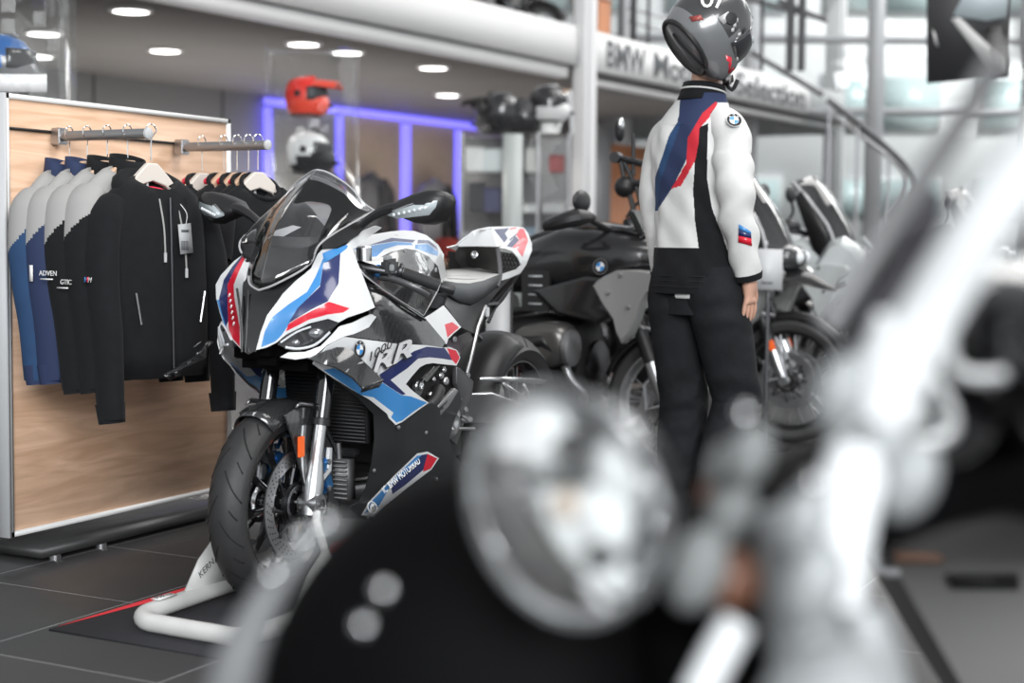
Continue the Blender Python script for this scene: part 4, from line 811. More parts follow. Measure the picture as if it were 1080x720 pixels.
# --- engine in the fairing opening
b = MB(); b.box(bw(-.62, 0, .58), (.34, .42, .36), bev=.04); b.box(bw(-.66, 0, .42), (.36, .36, .2), bev=.04); b.build('engine_block', M('engine_dark', (.02, .02, .021), .5, .3), sb)
b = MB(); b.lathe([(.062, -.02), (.062, .018), (.05, .03), (.03, .034), (.02, .028), (0, .028)], bp(470, 443, .175), (1, 0, 0), 28); ec = b.build('engine_cover', ALU, sb)
for k in range(6): MB().lathe([(.006, 0), (.006, .004), (0, .005)], bp(470, 443, .195)+Vector((0, .054*math.cos(k*PI/3), .054*math.sin(k*PI/3))), (1, 0, 0), 8).build('cover_bolt', STEEL, ec)
b = MB(); b.tube([bp(430, 438, .195), bp(445, 433, .20), bp(457, 424, .20), (bp(463, 410, .185))], .022, 14, sub=4); b.build('coolant_hose', BLK, sb)
b = MB(); b.lathe([(.015, 0), (.015, .012), (.009, .014), (.009, .006), (0, .006)], bp(441.5, 407, .19), (1, 0, 0), 16); b.lathe([(.026, -.01), (.026, .0)], bp(442, 409, .19), (1, 0, 0), 16); b.build('frame_mount', ALU, sb)
b = MB(); b.tube([bp(446, 402, .195), bp(459, 386, .20)], .013, 4); b.build('fairing_strut', BLK, sb)
for o_ in (-.016, .016): MB().tube([bp(446, 402, .2)+Vector((.006, o_, 0)), bp(459, 386, .205)+Vector((.006, o_, 0))], .002, 5).build('strut_edge', ALU, sb)
for px, py, r in ((463, 396, .012), (468, 402, .014), (458, 414, .016), (466, 390, .01), (452, 416, .009), (455, 400, .008)):
    MB().lathe([(r, 0), (r, .012), (r*.6, .016), (0, .016)], bp(px, py, .175), (1, -.2, .1), 12).build('engine_fitting', STEEL, sb)
b = MB(); b.prism([bp(*q) for q in ((482, 386, .2), (490, 392, .195), (500, 402, .18), (497, 425, .18), (490, 446, .18), (482, 470, .18), (474, 462, .195), (480, 440, .2), (487, 420, .2), (482, 405, .2))], (-.02, 0, 0)); b.build('frame_plate', M('frame_grey', (.10, .10, .103), .38, .5), sb, smooth=0, bevel=.004)
b = MB(); b.prism([bp(*q) for q in ((462, 428, .225), (472, 418, .22), (480, 409, .215), (484, 412, .213), (474, 428, .22), (465, 438, .222))], (-.015, 0, 0)); b.build('frame_rib', M('frame_rib', (.3, .3, .305), .35, .6), sb, smooth=0, bevel=.003)
b = MB(); b.tube([bp(512, 323, .12), bp(504, 345, .14), bp(496, 380, .15), bp(491, 398, .15)], .008, 8); b.build('rear_shock', STEEL, sb)
for px, py, la in ((487, 397, .17), (493, 404, .17), (478, 358, .17), (492, 396, .16), (490, 432, .185), (487, 442, .19)): MB().lathe([(.011, 0), (.011, .008), (.005, .010), (0, .008)], bp(px, py, la), (1, -.2, 0), 12).build('frame_bolt', STEEL, sb)
b = MB(); b.tube([bp(488, 438, .20), bp(496, 442, .26)], .009, 8); b.tube([bp(482, 452, .2), bp(500, 452, .21)], .006, 6); b.build('foot_peg', STEEL, sb)
# --- seat and tail
sv = MB(); F_ = []
def surf(name, rows_, m, parent=sb, th=.004, smooth=50):
    b = MB(); R = [[b.bm.verts.new(bp(*p)) for p in r] for r in rows_]
    for i in range(len(R)-1):
        for j in range(len(R[0])-1): b._f([R[i][j], R[i][j+1], R[i+1][j+1], R[i+1][j]])
    return b.build(name, m, parent, solid=th, smooth=smooth)
seat = surf('seat', [[(466, 285, -.10), (478, 283.5, -.11), (494, 282, -.115), (510, 283, -.11), (526, 287.5, .0)], [(467, 289, 0), (479, 288, 0), (495, 287.5, 0), (510, 287.5, .03), (527, 288, .08)], [(469, 296.5, .115), (481, 298.5, .13), (494, 299, .135), (509, 296, .13), (527, 289, .12)]], PALEV)
surf('seat_side', [[(469, 296.5, .116), (481, 298.5, .131), (494, 299, .136), (509, 296, .131), (527, 289, .121)], [(471, 304, .13), (481, 309, .14), (495, 310, .145), (510, 304.5, .14), (525, 296, .125)], [(475, 312, .12), (484, 319, .125), (496, 321, .13), (508, 315, .13), (523, 302, .115)]], SEATG, seat)
b = MB(); b.box(bw(-1.02, 0, .86), (.22, .42, .07), bev=.03); b.build('seat_base', SEATG, seat)
for k in range(4):
    b = MB(); b.tube([bp(468.5+1*k, 286.5+2.2*k, -.06+.045*k), bp(484+1.5*k, 285+3*k, -.06+.05*k), bp(500+2*k, 285+3.0*k, -.05+.05*k), bp(516+1*k, 286.5+1.6*k, .0+.035*k)], .0016, 5, sub=3); b.build('seat_seam', GFAB, seat)
panel('seat_back', [(484, 260.5, -.10), (504, 260, 0), (524, 260.8, .10), (525.5, 272, .105), (527, 288, .11), (518, 286, .06), (509, 283.5, .0), (495, 282.3, -.09), (473, 281, -.125), (479, 270, -.11)], M('seat_back_dark', (.03, .029, .028), .4), both=False, th=.01)
b = MB(); b.lathe([(.012, 0), (.014, .004), (.010, .006), (.006, .005), (.006, .002), (0, .002)], bp(502, 268.5, 0)+Vector((0, -.01, 0)), (.1, -1, .2), 16); b.build('seat_lock', ALU, sb)
b = MB(); b.tube([bp(525, 262, .108), bp(526.5, 274, .112), bp(527.5, 290, .118), bp(524, 302, .12)], .009, 8, sub=3); b.build('tail_edge', M('edge_grey', (.10, .10, .105), .5), sb)
panel('tail_hump', [(481.5, 259, -.10), (498, 243.5, -.045), (503, 242, -.035), (519, 242, .035), (531.5, 258.5, .10), (524, 260, .095), (504, 259.5, .0), (485, 260, -.095)], WHITE, both=False, th=.006, step=12, smooth=25)
TL = [(503, 241.6, 0), (520, 241, .03), (518.8, 242.2, .037), (531.5, 258.6, .10), (526, 261, .11), (533, 262, .118), (541, 265, .122), (546.5, 272, .12), (550, 279.5, .115), (545, 284, .118), (531, 288.5, .12), (529.5, 295.5, .12), (539, 292.5, .118), (549, 288, .112), (555, 279, .10), (561, 264, .08), (561, 257, .065), (557, 246, .035), (552.5, 240, .01), (545, 238.8, 0), (530, 238.8, 0), (514, 239.8, 0)]
panel('tail_cowl', TL, WHITE, [
    (DBLUE, [(521, 241.8), (537, 240.6), (532.5, 246), (535.5, 251), (531.8, 256)]), (DBLUE, [(534, 259.8), (540, 261), (547.5, 253), (543.5, 248.6)]), (DBLUE, [(537, 252.5), (545, 246), (545.5, 247), (538, 254)]),
    (RED, [(540.3, 261), (547.8, 253), (544.5, 247.5), (548, 241), (552.5, 241), (557, 254), (551, 271), (545.5, 263.5)]), (RED, [(537.5, 241), (544, 239.6), (545, 240.6), (538, 242.2)])], ctrl=[(545, 250, .07), (540, 256, .09), (551, 262, .095)])
mg = panel('tail_grille', [(527.5, 265, .108), (541, 267.5, .115), (549, 279.5, .108), (543, 283, .11), (531, 287.5, .112), (529, 276, .11)], M('grille_dark', (.012, .012, .012), .6), th=.003)
for q in range(2):
    b = MB()
    for k in range(5):
        for j in range(4):
            px, py = 530.5+3.6*k+(1.6 if j % 2 else 0), 269.5+4.6*j+.8*k*.3
            if px > 541+(py-267)*.62 or py > 286-(px-530)*.35: continue
            c = bp(px, py, .117); pts = [c+Vector((0, .010*math.cos(t), .010*math.sin(t))) for t in [PI/3*i for i in range(6)]]; pts = pts if q == 0 else [mir(p) for p in pts]
            b.tube(pts, .0016, 4, close=True)
    b.build('grille_mesh', BLK, mg[q])
b = MB(); b.loft([[bw(x, y, z) for y, z in ((-w, zt), (w, zt), (w*.8, zb), (-w*.8, zb))] for x, w, zt, zb in ((-.88, .10, .86, .74), (-1.1, .11, .85, .78), (-1.3, .10, .92, .87), (-1.5, .07, 1.02, .98))]); b.build('subframe', BLK, sb)
panel('subframe_cover', [(472, 313, .125), (484, 320, .13), (496, 322.5, .135), (510, 315, .135), (524, 303, .12), (530, 296, .12), (539, 293, .118), (528, 304, .118), (515, 320, .118), (508, 335, .12), (501, 352, .14), (488, 346, .155), (478, 333, .16), (469, 321, .158)], M('cover_dark', (.028, .028, .029), .4), th=.006)
b = MB(); b.box(bp(514, 329, .128), (.01, .02, .035), bev=.003); b.build('cover_badge', LGREY, sb)
b = MB(); b.tube([bp(515, 340, .1), bp(523, 322, .1), bp(540, 300, .1)], .006, 8); b.tube([bp(500, 352, .12), bp(506, 358, .12)], .012, 8); b.build('subframe_stay', DMET, sb)
# rear hugger, swingarm, chain guard
b = MB(); rings = []
for k in range(12):
    a = math.radians(95+72*k/11); rings.append([RA+Vector((0, -math.cos(a)*-1*.35, math.sin(a)*.35))*1+Vector((0, 0, 0)) for _ in range(1)])
rows = []
for k in range(14):
    a = math.radians(8+92*k/13); q = []
    for j in range(11):
        t = -1+2*j/10; rr = .345-.06*abs(t)**3; q.append(b.bm.verts.new(RA+Vector((.115*t, -math.cos(a)*rr, math.sin(a)*rr))))
    rows.append(q)
for i in range(10):
    for j in range(10): b._f([rows[i][j], rows[i][j+1], rows[i+1][j+1], rows[i+1][j]])
b.build('rear_hugger', BLK, sb, solid=.004)
for s in (1, -1):
    b = MB(); b.loft([[bw(x, s*(yy+dy), z+dz) for dy, dz in ((-.016, -h), (.016, -h), (.016, h), (-.016, h))] for x, yy, z, h in ((-.90, .075, .50, .05), (-1.1, .125, .49, .055), (-1.3, .135, .45, .04), (-1.50, .135, .41, .03))]); b.build('swingarm', ALU, sb, bevel=.006)
b = MB(); b.prism([bp(*q) for q in ((507, 398, .15), (540, 397.5, .15), (566, 399, .15), (577, 401, .15), (573, 405, .15), (540, 403, .15), (508, 402, .15))], (-.012, 0, 0)); b.tube([bp(530, 404, .145), bp(545, 414, .145), (bp(563, 428, .145))], .006, 6); b.tube([bp(552, 405, .145), bp(563, 428, .145)], .006, 6); b.build('swingarm_brace', ALU, sb, smooth=0)
b = MB(); b.lathe([(.03, 0), (.03, .012), (.018, .018), (.018, .01), (0, .01)], bw(-1.457, .152, .41), (1, 0, 0), 20); b.build('rear_axle_nut', DMET, sb)
b = MB(); b.tube([bw(-.55, -.12, .25), bw(-.9, -.14, .24), bw(-1.05, -.17, .36)], .035, 14, sub=3); b.tube([bw(-1.03, -.18, .35), bw(-1.4, -.19, .46)], [.055, .06], 16); b.build('exhaust', STEEL, sb)
# --- handlebars, levers, mirrors
for s in (1, -1):
    def hp(px, py, la):
        p = bp(px, py, la); return p if s > 0 else mir(p)
    b = MB(); b.tube([hp(372, 279, .13), hp(386, 283, .17), hp(405, 286, .225), hp(424, 288, .265)], [.02, .018, .014, .013], 12); hb = b.build('clip_on_bar', DMET, sb)
    b = MB(); b.tube([hp(425, 287.5, .265), hp(463, 301.5, .36)], [.0175, .018], 16)
    for k in range(7): 
        t = .08+.13*k; p = hp(425, 287.5, .265).lerp(hp(463, 301.5, .36), t); q = hp(425, 287.5, .265).lerp(hp(463, 301.5, .36), t+.05); b.cyl(p, q, .0188)
    b.build('grip', M('grip_rubber', (.02, .02, .021), .7), hb)
    MB().tube([hp(464, 301.5, .362), hp(470, 303.5, .377), hp(478.5, 306, .395)], [.012, .016, .016], 14).build('bar_end_weight', BLK, hb)
    b = MB(); c0 = hp(411, 282, .235); b.box(c0, (.045, .05, .055), Matrix.Rotation(-.3*s, 3, 'Z'), bev=.010); sw = b.build('switch_housing', M('switch_grey', (.06, .062, .065), .4), hb)
    b = MB(); b.box(c0+Vector((.02*s, -.02, .0)), (.014, .012, .02), bev=.003); b.box(c0+Vector((.0, -.012, .03)), (.02, .025, .014), bev=.003); b.build('switch_button', M('switch_light', (.35, .36, .37), .4), sw)
    b = MB(); b.lathe([(.024, -.008), (.026, -.004), (.026, .004), (.024, .008)], hp(422, 286, .258), hp(463, 301.5, .36)-hp(425, 287.5, .265), 18, closed=False); b.build('switch_ring', DMET, hb)
    b = MB(); b.tube([hp(398, 291, .20), hp(415, 294, .25), hp(436, 303, .31), hp(452, 312, .345)], [.008, .007, .006, .006], 8, sub=4, flat=1.6); b.build('lever', M('lever_dark', (.12, .12, .125), .3, .8), hb)
    b = MB(); b.lathe([(.024, 0), (.024, .04), (.02, .045), (0, .045)], hp(384, 275, .17), (0, 0, 1), 16); b.build('fluid_reservoir', ALU, hb)
    b = MB(); b.tube([hp(396, 284, .195), hp(403, 288, .215)], .02, 12); b.build('clamp', BLUEM, hb)
    # mirror
    ml = MB(); ml.tube([hp(381, 238, .185), hp(392, 229, .22), hp(408, 221, .27), hp(426, 219, .32)], [.014, .016, .020, .026], 12, sub=3, flat=.8); ml = ml.build('mirror_stalk', BLK, sb)
    ML = [(408, 220, .27), (420, 211, .30), (436, 204.5, .35), (452, 200, .40), (463, 200.5, .435), (470, 205, .455), (472, 211, .46), (468, 222, .45), (462, 232, .43), (450, 235.5, .40), (438, 235, .37), (428, 231.5, .34), (416, 226.5, .30)]
    front = [hp(*q) for q in ML]; back = [p+Vector((0, .05, -.004)) for p in front]; cen = sum(front, Vector())/len(front)
    b = MB(); b.loft([[cen.lerp(p, .6)+Vector((0, -.024, .0)) for p in front], [cen.lerp(p, .9)+Vector((0, -.014, 0)) for p in front], front, back, [cen.lerp(p, .92)+Vector((0, .056, 0)) for p in front]]); mb_ = b.build('mirror_housing', BLK, ml, smooth=60)
    b = MB(); b.prism([cen.lerp(p, .88)+Vector((0, .057, 0)) for p in front], (0, .002, 0)); b.build('mirror_glass', CHROME, mb_, smooth=0)
    if s > 0: LQ = [(414, 227, .31), (424, 222, .33), (446, 214.5, .38), (466, 211.5, .44), (463, 219, .435), (457, 227, .415), (440, 229, .37), (424, 230.5, .335)]
    b = MB(); L_ = [hp(*q)+Vector((0, -.030, 0)) for q in LQ]; b.prism(L_, (0, .03, 0)); tl = b.build('turn_signal', M('signal_lens', (.42, .47, .49), .12, coat=.8), mb_, smooth=0)
    b = MB()
    for k in range(7):
        p = hp(421+5.4*k, 227.5-1.2*k, .33+.0135*k)+Vector((0, -.031, .002)); b.ell(p, (.005, .003, .005), seg=8, rg=6)
    b.build('signal_led', M('led_pale', (.75, .78, .8), .2), tl)
    b = MB(); b.tube([hp(418, 223, .315)+Vector((0, -.023, 0)), hp(444, 213.5, .376)+Vector((0, -.024, 0)), hp(470, 209, .452)+Vector((0, -.014, 0))], .0022, 6, sub=3); b.build('mirror_trim', STEEL, mb_)
b = MB(); b.box(bw(-.40, 0, 1.005), (.26, .09, .03), bev=.01); b.build('triple_clamp', DMET, sb)
# ---------------- mat, stands
mt = thing('floor_mat', 'black floor mat with red and blue corner stripes under the sport motorcycle', 'mat', (SX, 4.4, 0))
MB().box((SX, 4.32, .003), (.68, 2.48, .006)).build('mat_base', M('mat_black', (.022, .022, .026), .8, bump=.1, noise=(80, .2)), mt, smooth=0)
def flat(name, pts, m, par, z=.0064): MB().prism([(x, y, z) for x, y in pts], (0, 0, .0006)).build(name, m, par, smooth=0)
flat('stripe', [(-3.036, 3.11), (-3.036, 5.5), (-2.93, 5.5), (-2.93, 4.2)], M('mat_red', (.62, .03, .04), .7), mt); flat('stripe', [(-2.985, 3.62), (-2.93, 4.2), (-2.93, 5.5), (-2.87, 5.5), (-2.87, 4.4), (-2.95, 3.62)], M('mat_blue', (.02, .03, .14), .7), mt)
wtube = M('stand_white', (.66, .66, .645), .4, noise=(20, .08))
fs = thing('front_paddock_stand', 'white tubular paddock stand around the front wheel of the sport motorcycle', 'paddock stand', (SX, 3.3, 0))
b = MB(); b.tube([(-2.90, 4.0, .035), (-2.873, 3.72, .035), (-2.855, 3.36, .035), (-2.845, 3.25, .035), (-2.79, 3.19, .035), (-2.72, 3.18, .035), (-2.55, 3.175, .035), (-2.47, 3.18, .035), (-2.445, 3.25, .035), (-2.44, 3.36, .035), (-2.50, 4.0, .035)], .0255, 14, sub=5); b.build('tube_frame', wtube, fs)
for s, x in ((-1, -2.862), (1, -2.47)):
    b = MB(); b.prism([(x, 3.43, .05), (x, 3.50, .14), (x, 3.58, .20), (x, 3.70, .10), (x, 3.68, .05)], (.008, 0, 0)); gp = b.build('gusset_plate', wtube, fs, smooth=0)
    if s < 0: text('gusset_lettering', 'KERN', frame((x+.0085, 3.50, .085), (0, 1, .5), (0, -.4, 1)), .03, LTG, gp, .0005)
    MB().tube([(x, 3.62, .12), (SX+s*.15, 3.66, .26), (SX+s*.128, 3.695, .275)], .012, 8).build('fork_support', wtube, fs)
b = MB(); b.prism([(-2.838, 3.30, .063), (-2.838, 3.38, .064), (-2.868, 3.38, .064), (-2.868, 3.30, .063)], (0, 0, .0015)); lb = b.build('stand_label', PAPER, fs, smooth=0)
text('label_lettering', 'M4', frame((-2.848, 3.305, .0655), (0, 1, 0), (-1, 0, .2)), .028, LTG, lb, .0004)
rs = thing('rear_paddock_stand', 'white paddock stand lifting the rear wheel of the sport motorcycle', 'paddock stand', (SX, 5.3, 0))
b = MB(); b.tube([(SX+.20, 5.12, .17), (SX+.22, 5.12, .05), (SX+.22, 5.3, .028), (SX+.18, 5.62, .028), (SX, 5.70, .028), (SX-.18, 5.62, .028), (SX-.22, 5.3, .028), (SX-.22, 5.12, .05), (SX-.20, 5.12, .17)], .018, 10, sub=3); b.build('tube_frame', wtube, rs)
for s in (1, -1): MB().tube([(SX+s*.2, 5.12, .15), (SX+s*.19, 5.14, .36), (SX+s*.17, 5.13, .385)], .014, 8).build('lift_arm', wtube, rs)
# ================= adventure motorcycles (local: x forward from the front axle, y left, z up)
ADV_WM = {}
def advbike(name, label, loc, rz, c1, c2, fender_hi=False, fairing=None, screen=True, mirror_hi=True, reflector=False, wheel_m=None, hbx=0., extras=None, detail=True):
    global MBL
    MBL = True; o = thing(name, label, 'motorcycle', loc, rz)
    B = lambda b, n, m, p=o, **k: b.build(n, m, p, local=True, **k)
    motowheel('front_wheel', (0, 0, .345), (0, 1, 0), (1, 0, 0), .345, .11, .268, o, 32 if detail else 12, STEEL, wheel_m or ALU, disc=.155, wire=detail, groove=0, doff=.06, tyre_m=M('tyre_grey', (.05, .05, .05), .5))
    motowheel('rear_wheel', (-1.52, 0, .33), (0, 1, 0), (1, 0, 0), .33, .17, .235, o, 32 if detail else 12, STEEL, wheel_m or ALU, disc=.13 if detail else None, wire=detail, groove=0, discs=(-1,), doff=.07, tyre_m=M('tyre_grey'))
    for s in (1, -1):
        a, t = Vector((-.005, s*.10, .345)), Vector((-.27, s*.10, 1.02)); d = (t-a).normalized()
        b = MB(); b.tube([a, a+d*.05, a+d*.16, a+d*.22], [.024, .032, .033, .030], 14); b.tube([a+Vector((0, s*-.03, 0)), a+Vector((0, s*.03, 0))], .026, 14); b.tube([a+d*.02, a+Vector((-.10, 0, -.01)), a+Vector((-.11, 0, .10)), a+d*.17], .011, 8); lo = B(b, 'fork_lower', ALU)
        b = MB(); b.tube([a+d*.2, a+d*.45], .026, 14); b.tube([a+d*.22, a+d*.43], [.034, .030], 14); B(b, 'fork_guard', BLK, lo)
        b = MB(); b.tube([a+d*.43, t], .024, 14); B(b, 'fork_upper', GLOSS)
        if reflector:
            b = MB(); b.box(a+d*.205+Vector((.012, s*.03, 0)), (.035, .014, .055), Matrix.Rotation(-.36, 3, 'Y'), bev=.003); B(b, 'side_reflector', ORNG, lo)
        b = MB(); b.box(Vector((-.115, s*.065, .36)), (.06, .05, .12), Matrix.Rotation(.4, 3, 'Y'), bev=.012); B(b, 'brake_caliper', STEEL)
    b = MB(); b.tube([(-.30, -.10, .78), (-.12, -.115, .70), (-.10, .115, .70), (-.30, .10, .78)], .014, 10, sub=3); b.box((-.19, 0, .80), (.10, .24, .05), Matrix.Rotation(-.35, 3, 'Y'), bev=.01); b.box((-.25, 0, .98), (.09, .24, .045), Matrix.Rotation(-.35, 3, 'Y'), bev=.01); B(b, 'fork_bridge', STEEL)
    # fender hugging the wheel
    b = MB(); rows = []
    for k in range(18):
        a = math.radians(28+130*k/17); q = []
        for j in range(9):
            t = -1+2*j/8; rr = (.375 if not fender_hi else .40)-.035*abs(t)**3; q.append(b.bm.verts.new((math.cos(a)*rr, .062*t, .345+math.sin(a)*rr)))
        rows.append(q)
    for i in range(17):
        for j in range(8): b._f([rows[i][j], rows[i][j+1], rows[i+1][j+1], rows[i+1][j]])
    B(b, 'front_fender', BLK, solid=.004)
    b = MB(); b.loft([[(x, y, z) for y, z in ((-w, zc-h), (-w*.7, zc), (0, zc+h*.8), (w*.7, zc), (w, zc-h), (0, zc-h*1.2))] for x, w, zc, h in ((-.25, .16, .95, .06), (-.05, .13, .94, .05), (.12, .09, .89, .035), (.24, .03, .84, .012))]); B(b, 'beak', c2 if fairing else c1)
    # headlight and cockpit
    b = MB(); b.ell((-.03, 0, 1.01), (.10, .14, .075)); hl = B(b, 'headlight', M('headlight_dark', (.045, .047, .05), .15, coat=.7))
    for s in (1, -1):
        b = MB(); b.ell((.045, s*.05, 1.01), (.03, .035, .035)); B(b, 'projector_lens', M('led_pale', (.75, .78, .8), .2), hl)
    b = MB(); b.box((-.17, 0, 1.17), (.03, .22, .13), Matrix.Rotation(-.5, 3, 'Y'), bev=.01); B(b, 'dash_display', BLK)
    if screen:
        b = MB(); cols = []
        for i in range(13):
            t = -1+i/6; col = []
            for k in range(9):
                u = k/8; w = .17+.04*math.sin(u*PI*.8)-.05*u; z = 1.03+.47*u-.05*t*t*u; x = .02-.30*u-.11*t*t+.03*math.sin(PI*u); col.append(b.bm.verts.new((x, w*t, z)))
            cols.append(col)
        for i in range(12):
            for k in range(8): b._f([cols[i][k], cols[i+1][k], cols[i+1][k+1], cols[i][k+1]])
        ws = B(b, 'windscreen', glassy('smoke_screen', (.35, .35, .36), .14) if 'smoke_screen' not in MATS else MATS['smoke_screen'], solid=.003, smooth=60)
        for s in (1, -1):
            b = MB(); b.tube([(.02-.11, s*.17, 1.03), (-.04-.10, s*.19, 1.2), (-.28-.10, s*.13, 1.46)], .010, 6, sub=4); B(b, 'screen_frame', LGREY, ws)
            b = MB(); b.prism([(-.02, s*.165, .98), (-.30, s*.205, 1.40), (-.34, s*.205, 1.36), (-.22, s*.21, 1.05), (-.12, s*.19, .94)], (0, -s*.008, 0)); B(b, 'wind_deflector', BLK, ws, smooth=0)
    # tank, seat, tail
    b = MB(); n = 24
    def ov(x, w, zt, zb, p=.7): return [(x, w*math.copysign(abs(math.cos(a))**p, math.cos(a)), (zt+zb)/2+(zt-zb)/2*math.copysign(abs(math.sin(a))**p, math.sin(a))) for a in [2*PI*k/n for k in range(n)]]
    b.loft([ov(x, w, zt, zb) for x, w, zt, zb in ((-.90, .10, 1.0, .86), (-.82, .15, 1.04, .84), (-.68, .19, 1.11, .84), (-.52, .215, 1.165, .84), (-.36, .215, 1.155, .85), (-.20, .19, 1.125, .88), (-.06, .14, 1.09, .93), (.0, .08, 1.06, .97))]); tk = B(b, 'fuel_tank', c1, smooth=60)
    b = MB(); b.loft([ov(x, w, zt, zb) for x, w, zt, zb in ((-.74, .10, 1.11, 1.07), (-.6, .12, 1.16, 1.10), (-.42, .125, 1.185, 1.12), (-.15, .10, 1.145, 1.09))]); B(b, 'tank_top_panel', GLOSS, tk)
    for s in (1, -1):
        F_ = frame((-.29, s*.208, .975), (1 if s < 0 else -1, 0, 0), (0, .12*-s, 1)); roundel(F_.translation, F_.to_3x3().col[0], F_.to_3x3().col[1], .036, tk, local=True)
        # side shroud
        P_ = [(x*.8-.14, z) for x, z in ((-.20, .89), (-.17, .915), (-.13, .935), (-.05, .962), (.06, .965), (.18, .955), (.21, .93), (.20, .90), (.14, .87), (.10, .82), (.07, .75), (.03, .68), (-.02, .64), (-.05, .68), (-.07, .74), (-.14, .81))]; cx, cz = -.12, .88
        b = MB(); b.loft([[(x, s*.20, z) for x, z in P_], [(x, s*.262, z) for x, z in P_], [(cx+(x-cx)*.93, s*.275, cz+(z-cz)*.93) for x, z in P_]]); sh = B(b, 'side_shroud', c2, smooth=30)
        for x, z in ((-.16, .94), (-.22, .86), (-.12, .8)): 
            b = MB(); b.lathe([(.012, 0), (.010, .006), (0, .007)], (x, s*.275, z), (0, s, 0), 10); B(b, 'shroud_bolt', STEEL, sh)
        b = MB(); P_ = [(-.62, .86), (-.35, .93), (-.18, .92), (-.14, .80), (-.28, .72), (-.5, .76)]; b.loft([[(x, s*.16, z) for x, z in P_], [(x, s*.235, z) for x, z in P_], [(-.36+(x+.36)*.85, s*.25, .83+(z-.83)*.85) for x, z in P_]]); B(b, 'knee_panel', c1 if not fairing else BLK, smooth=30)
        b = MB(); b.box((-.62, s*.20, .86), (.15, .015, .19), bev=.004); gr = B(b, 'side_grille', BLK)
        for k in range(4):
            b = MB(); b.box((-.62, s*.21, .80+.042*k), (.07, .006, .008)); B(b, 'grille_slot', LGREY, gr, smooth=0)
        if fairing:
            P_ = [(x*.85, z) for x, z in ((-.34, .55), (-.27, .65), (-.22, .83), (-.25, .95), (-.14, 1.10), (-.04, 1.13), (.05, 1.07), (.14, .95), (.20, .86), (.13, .80), (-.03, .76), (-.16, .65), (-.24, .55))]; cx, cz = -.05, .88
            b = MB(); b.loft([[(x, s*(.10 if x > .02 else .18), z) for x, z in P_], [(x, s*(.20-.55*max(0, x)), z) for x, z in P_], [(cx+(x-cx)*.8, s*(.245-.45*max(0, x)), cz+(z-cz)*.8) for x, z in P_]]); fr = B(b, 'side_fairing', fairing, smooth=45)
            b = MB(); b.prism([(-.20, s*.246, .80), (.0, s*.246, .86), (.02, s*.245, .83), (-.18, s*.247, .77)], (0, s*.004, 0)); B(b, 'fairing_insert', BLK, fr, smooth=0)
            b = MB(); b.prism([(.02, s*.165, .94), (.13, s*.12, .90), (.14, s*.11, .87), (.05, s*.15, .90)], (0, s*.014, 0)); B(b, 'headlight_slit', M('drl_white', (.75, .77, .8), .25), fr, smooth=0)
    b = MB(); b.loft([ov(x, w, zt, zb) for x, w, zt, zb in ((-.86, .10, .96, .84), (-1.0, .15, .90, .80), (-1.15, .17, .89, .80), (-1.3, .16, .93, .83), (-1.55, .14, .96, .86), (-1.66, .10, .96, .89))]); B(b, 'seat', M('seat_black', (.02, .02, .021), .75), smooth=60)
    b = MB(); b.loft([ov(x, w, zt, zb) for x, w, zt, zb in ((-.9, .14, .84, .70), (-1.3, .14, .86, .74), (-1.6, .11, .90, .82), (-1.8, .08, .93, .87))]); tl = B(b, 'tail', c1, smooth=60)
    b = MB(); b.box((-1.81, 0, .90), (.03, .14, .05), bev=.008); B(b, 'tail_lamp', M('tail_red', (.4, .02, .02), .25), tl)
    b = MB(); b.tube([(-1.5, .11, .98), (-1.75, .12, 1.0), (-1.82, .06, 1.0), (-1.82, -.06, 1.0), (-1.75, -.12, 1.0), (-1.5, -.11, .98)], .010, 8, sub=2); b.tube([(-1.66, -.12, .995), (-1.66, .12, .995)], .008, 6); B(b, 'luggage_rack', DMET, tl)
    # engine with side cylinders
    dk_ = M('engine_dark', (.02, .02, .021), .5, .3)
    b = MB(); b.loft([ov(x, w, zt, zb, .5) for x, w, zt, zb in ((-.41, .10, .66, .38), (-.44, .14, .72, .32), (-.62, .16, .76, .26), (-.92, .15, .72, .28), (-1.0, .10, .66, .34))]); en = B(b, 'engine_block', dk_, smooth=40)
    b = MB(); b.lathe([(.11, 0), (.11, .02), (.07, .035), (0, .035)], (-.41, 0, .52), (1, 0, 0), 24); B(b, 'front_cover', DMET, en)
    for q in range(14):
        b = MB(); b.lathe([(.014+.008*(q % 3), 0), (.013, .03), (0, .034)], (-.48-.46*((q*5) % 14)/14, (-1 if q % 2 else 1)*.155, .34+.36*((q*3) % 14)/14), (.2, (-1 if q % 2 else 1), .1), 8); B(b, 'engine_fitting', DMET, en)
    for s in (1, -1):
        b = MB(); b.tube([(-.52, s*.14, .58), (-.52, s*.25, .61)], [.085, .08], 20)
        for k in range(5): b.lathe([(.098, -.003), (.098, .003)], (-.52, s*(.165+.018*k), .59+.004*k), (0, s, .25), 20)
        cy = B(b, 'cylinder', DMET, en)
        b = MB(); rr = []
        for y, k in ((.25, .9), (.27, 1.0), (.35, .98), (.385, .86), (.395, .6)): rr.append([(-.52+.155*k*math.copysign(abs(math.cos(a))**.75, math.cos(a)), s*y, .62+.105*k*math.copysign(abs(math.sin(a))**.75, math.sin(a))+.02*math.cos(a)) for a in [2*PI*q/28 for q in range(28)]])
        b.loft(rr); B(b, 'cylinder_cover', M('cover_grey', (.13, .125, .12), .32, .7), cy, smooth=50)
        b = MB(); b.prism([(-.62, s*.393, .66), (-.48, s*.393, .67), (-.43, s*.393, .60), (-.48, s*.393, .62), (-.62, s*.393, .60)], (0, s*.006, 0)); B(b, 'cover_inlay', BLK, cy, smooth=0)
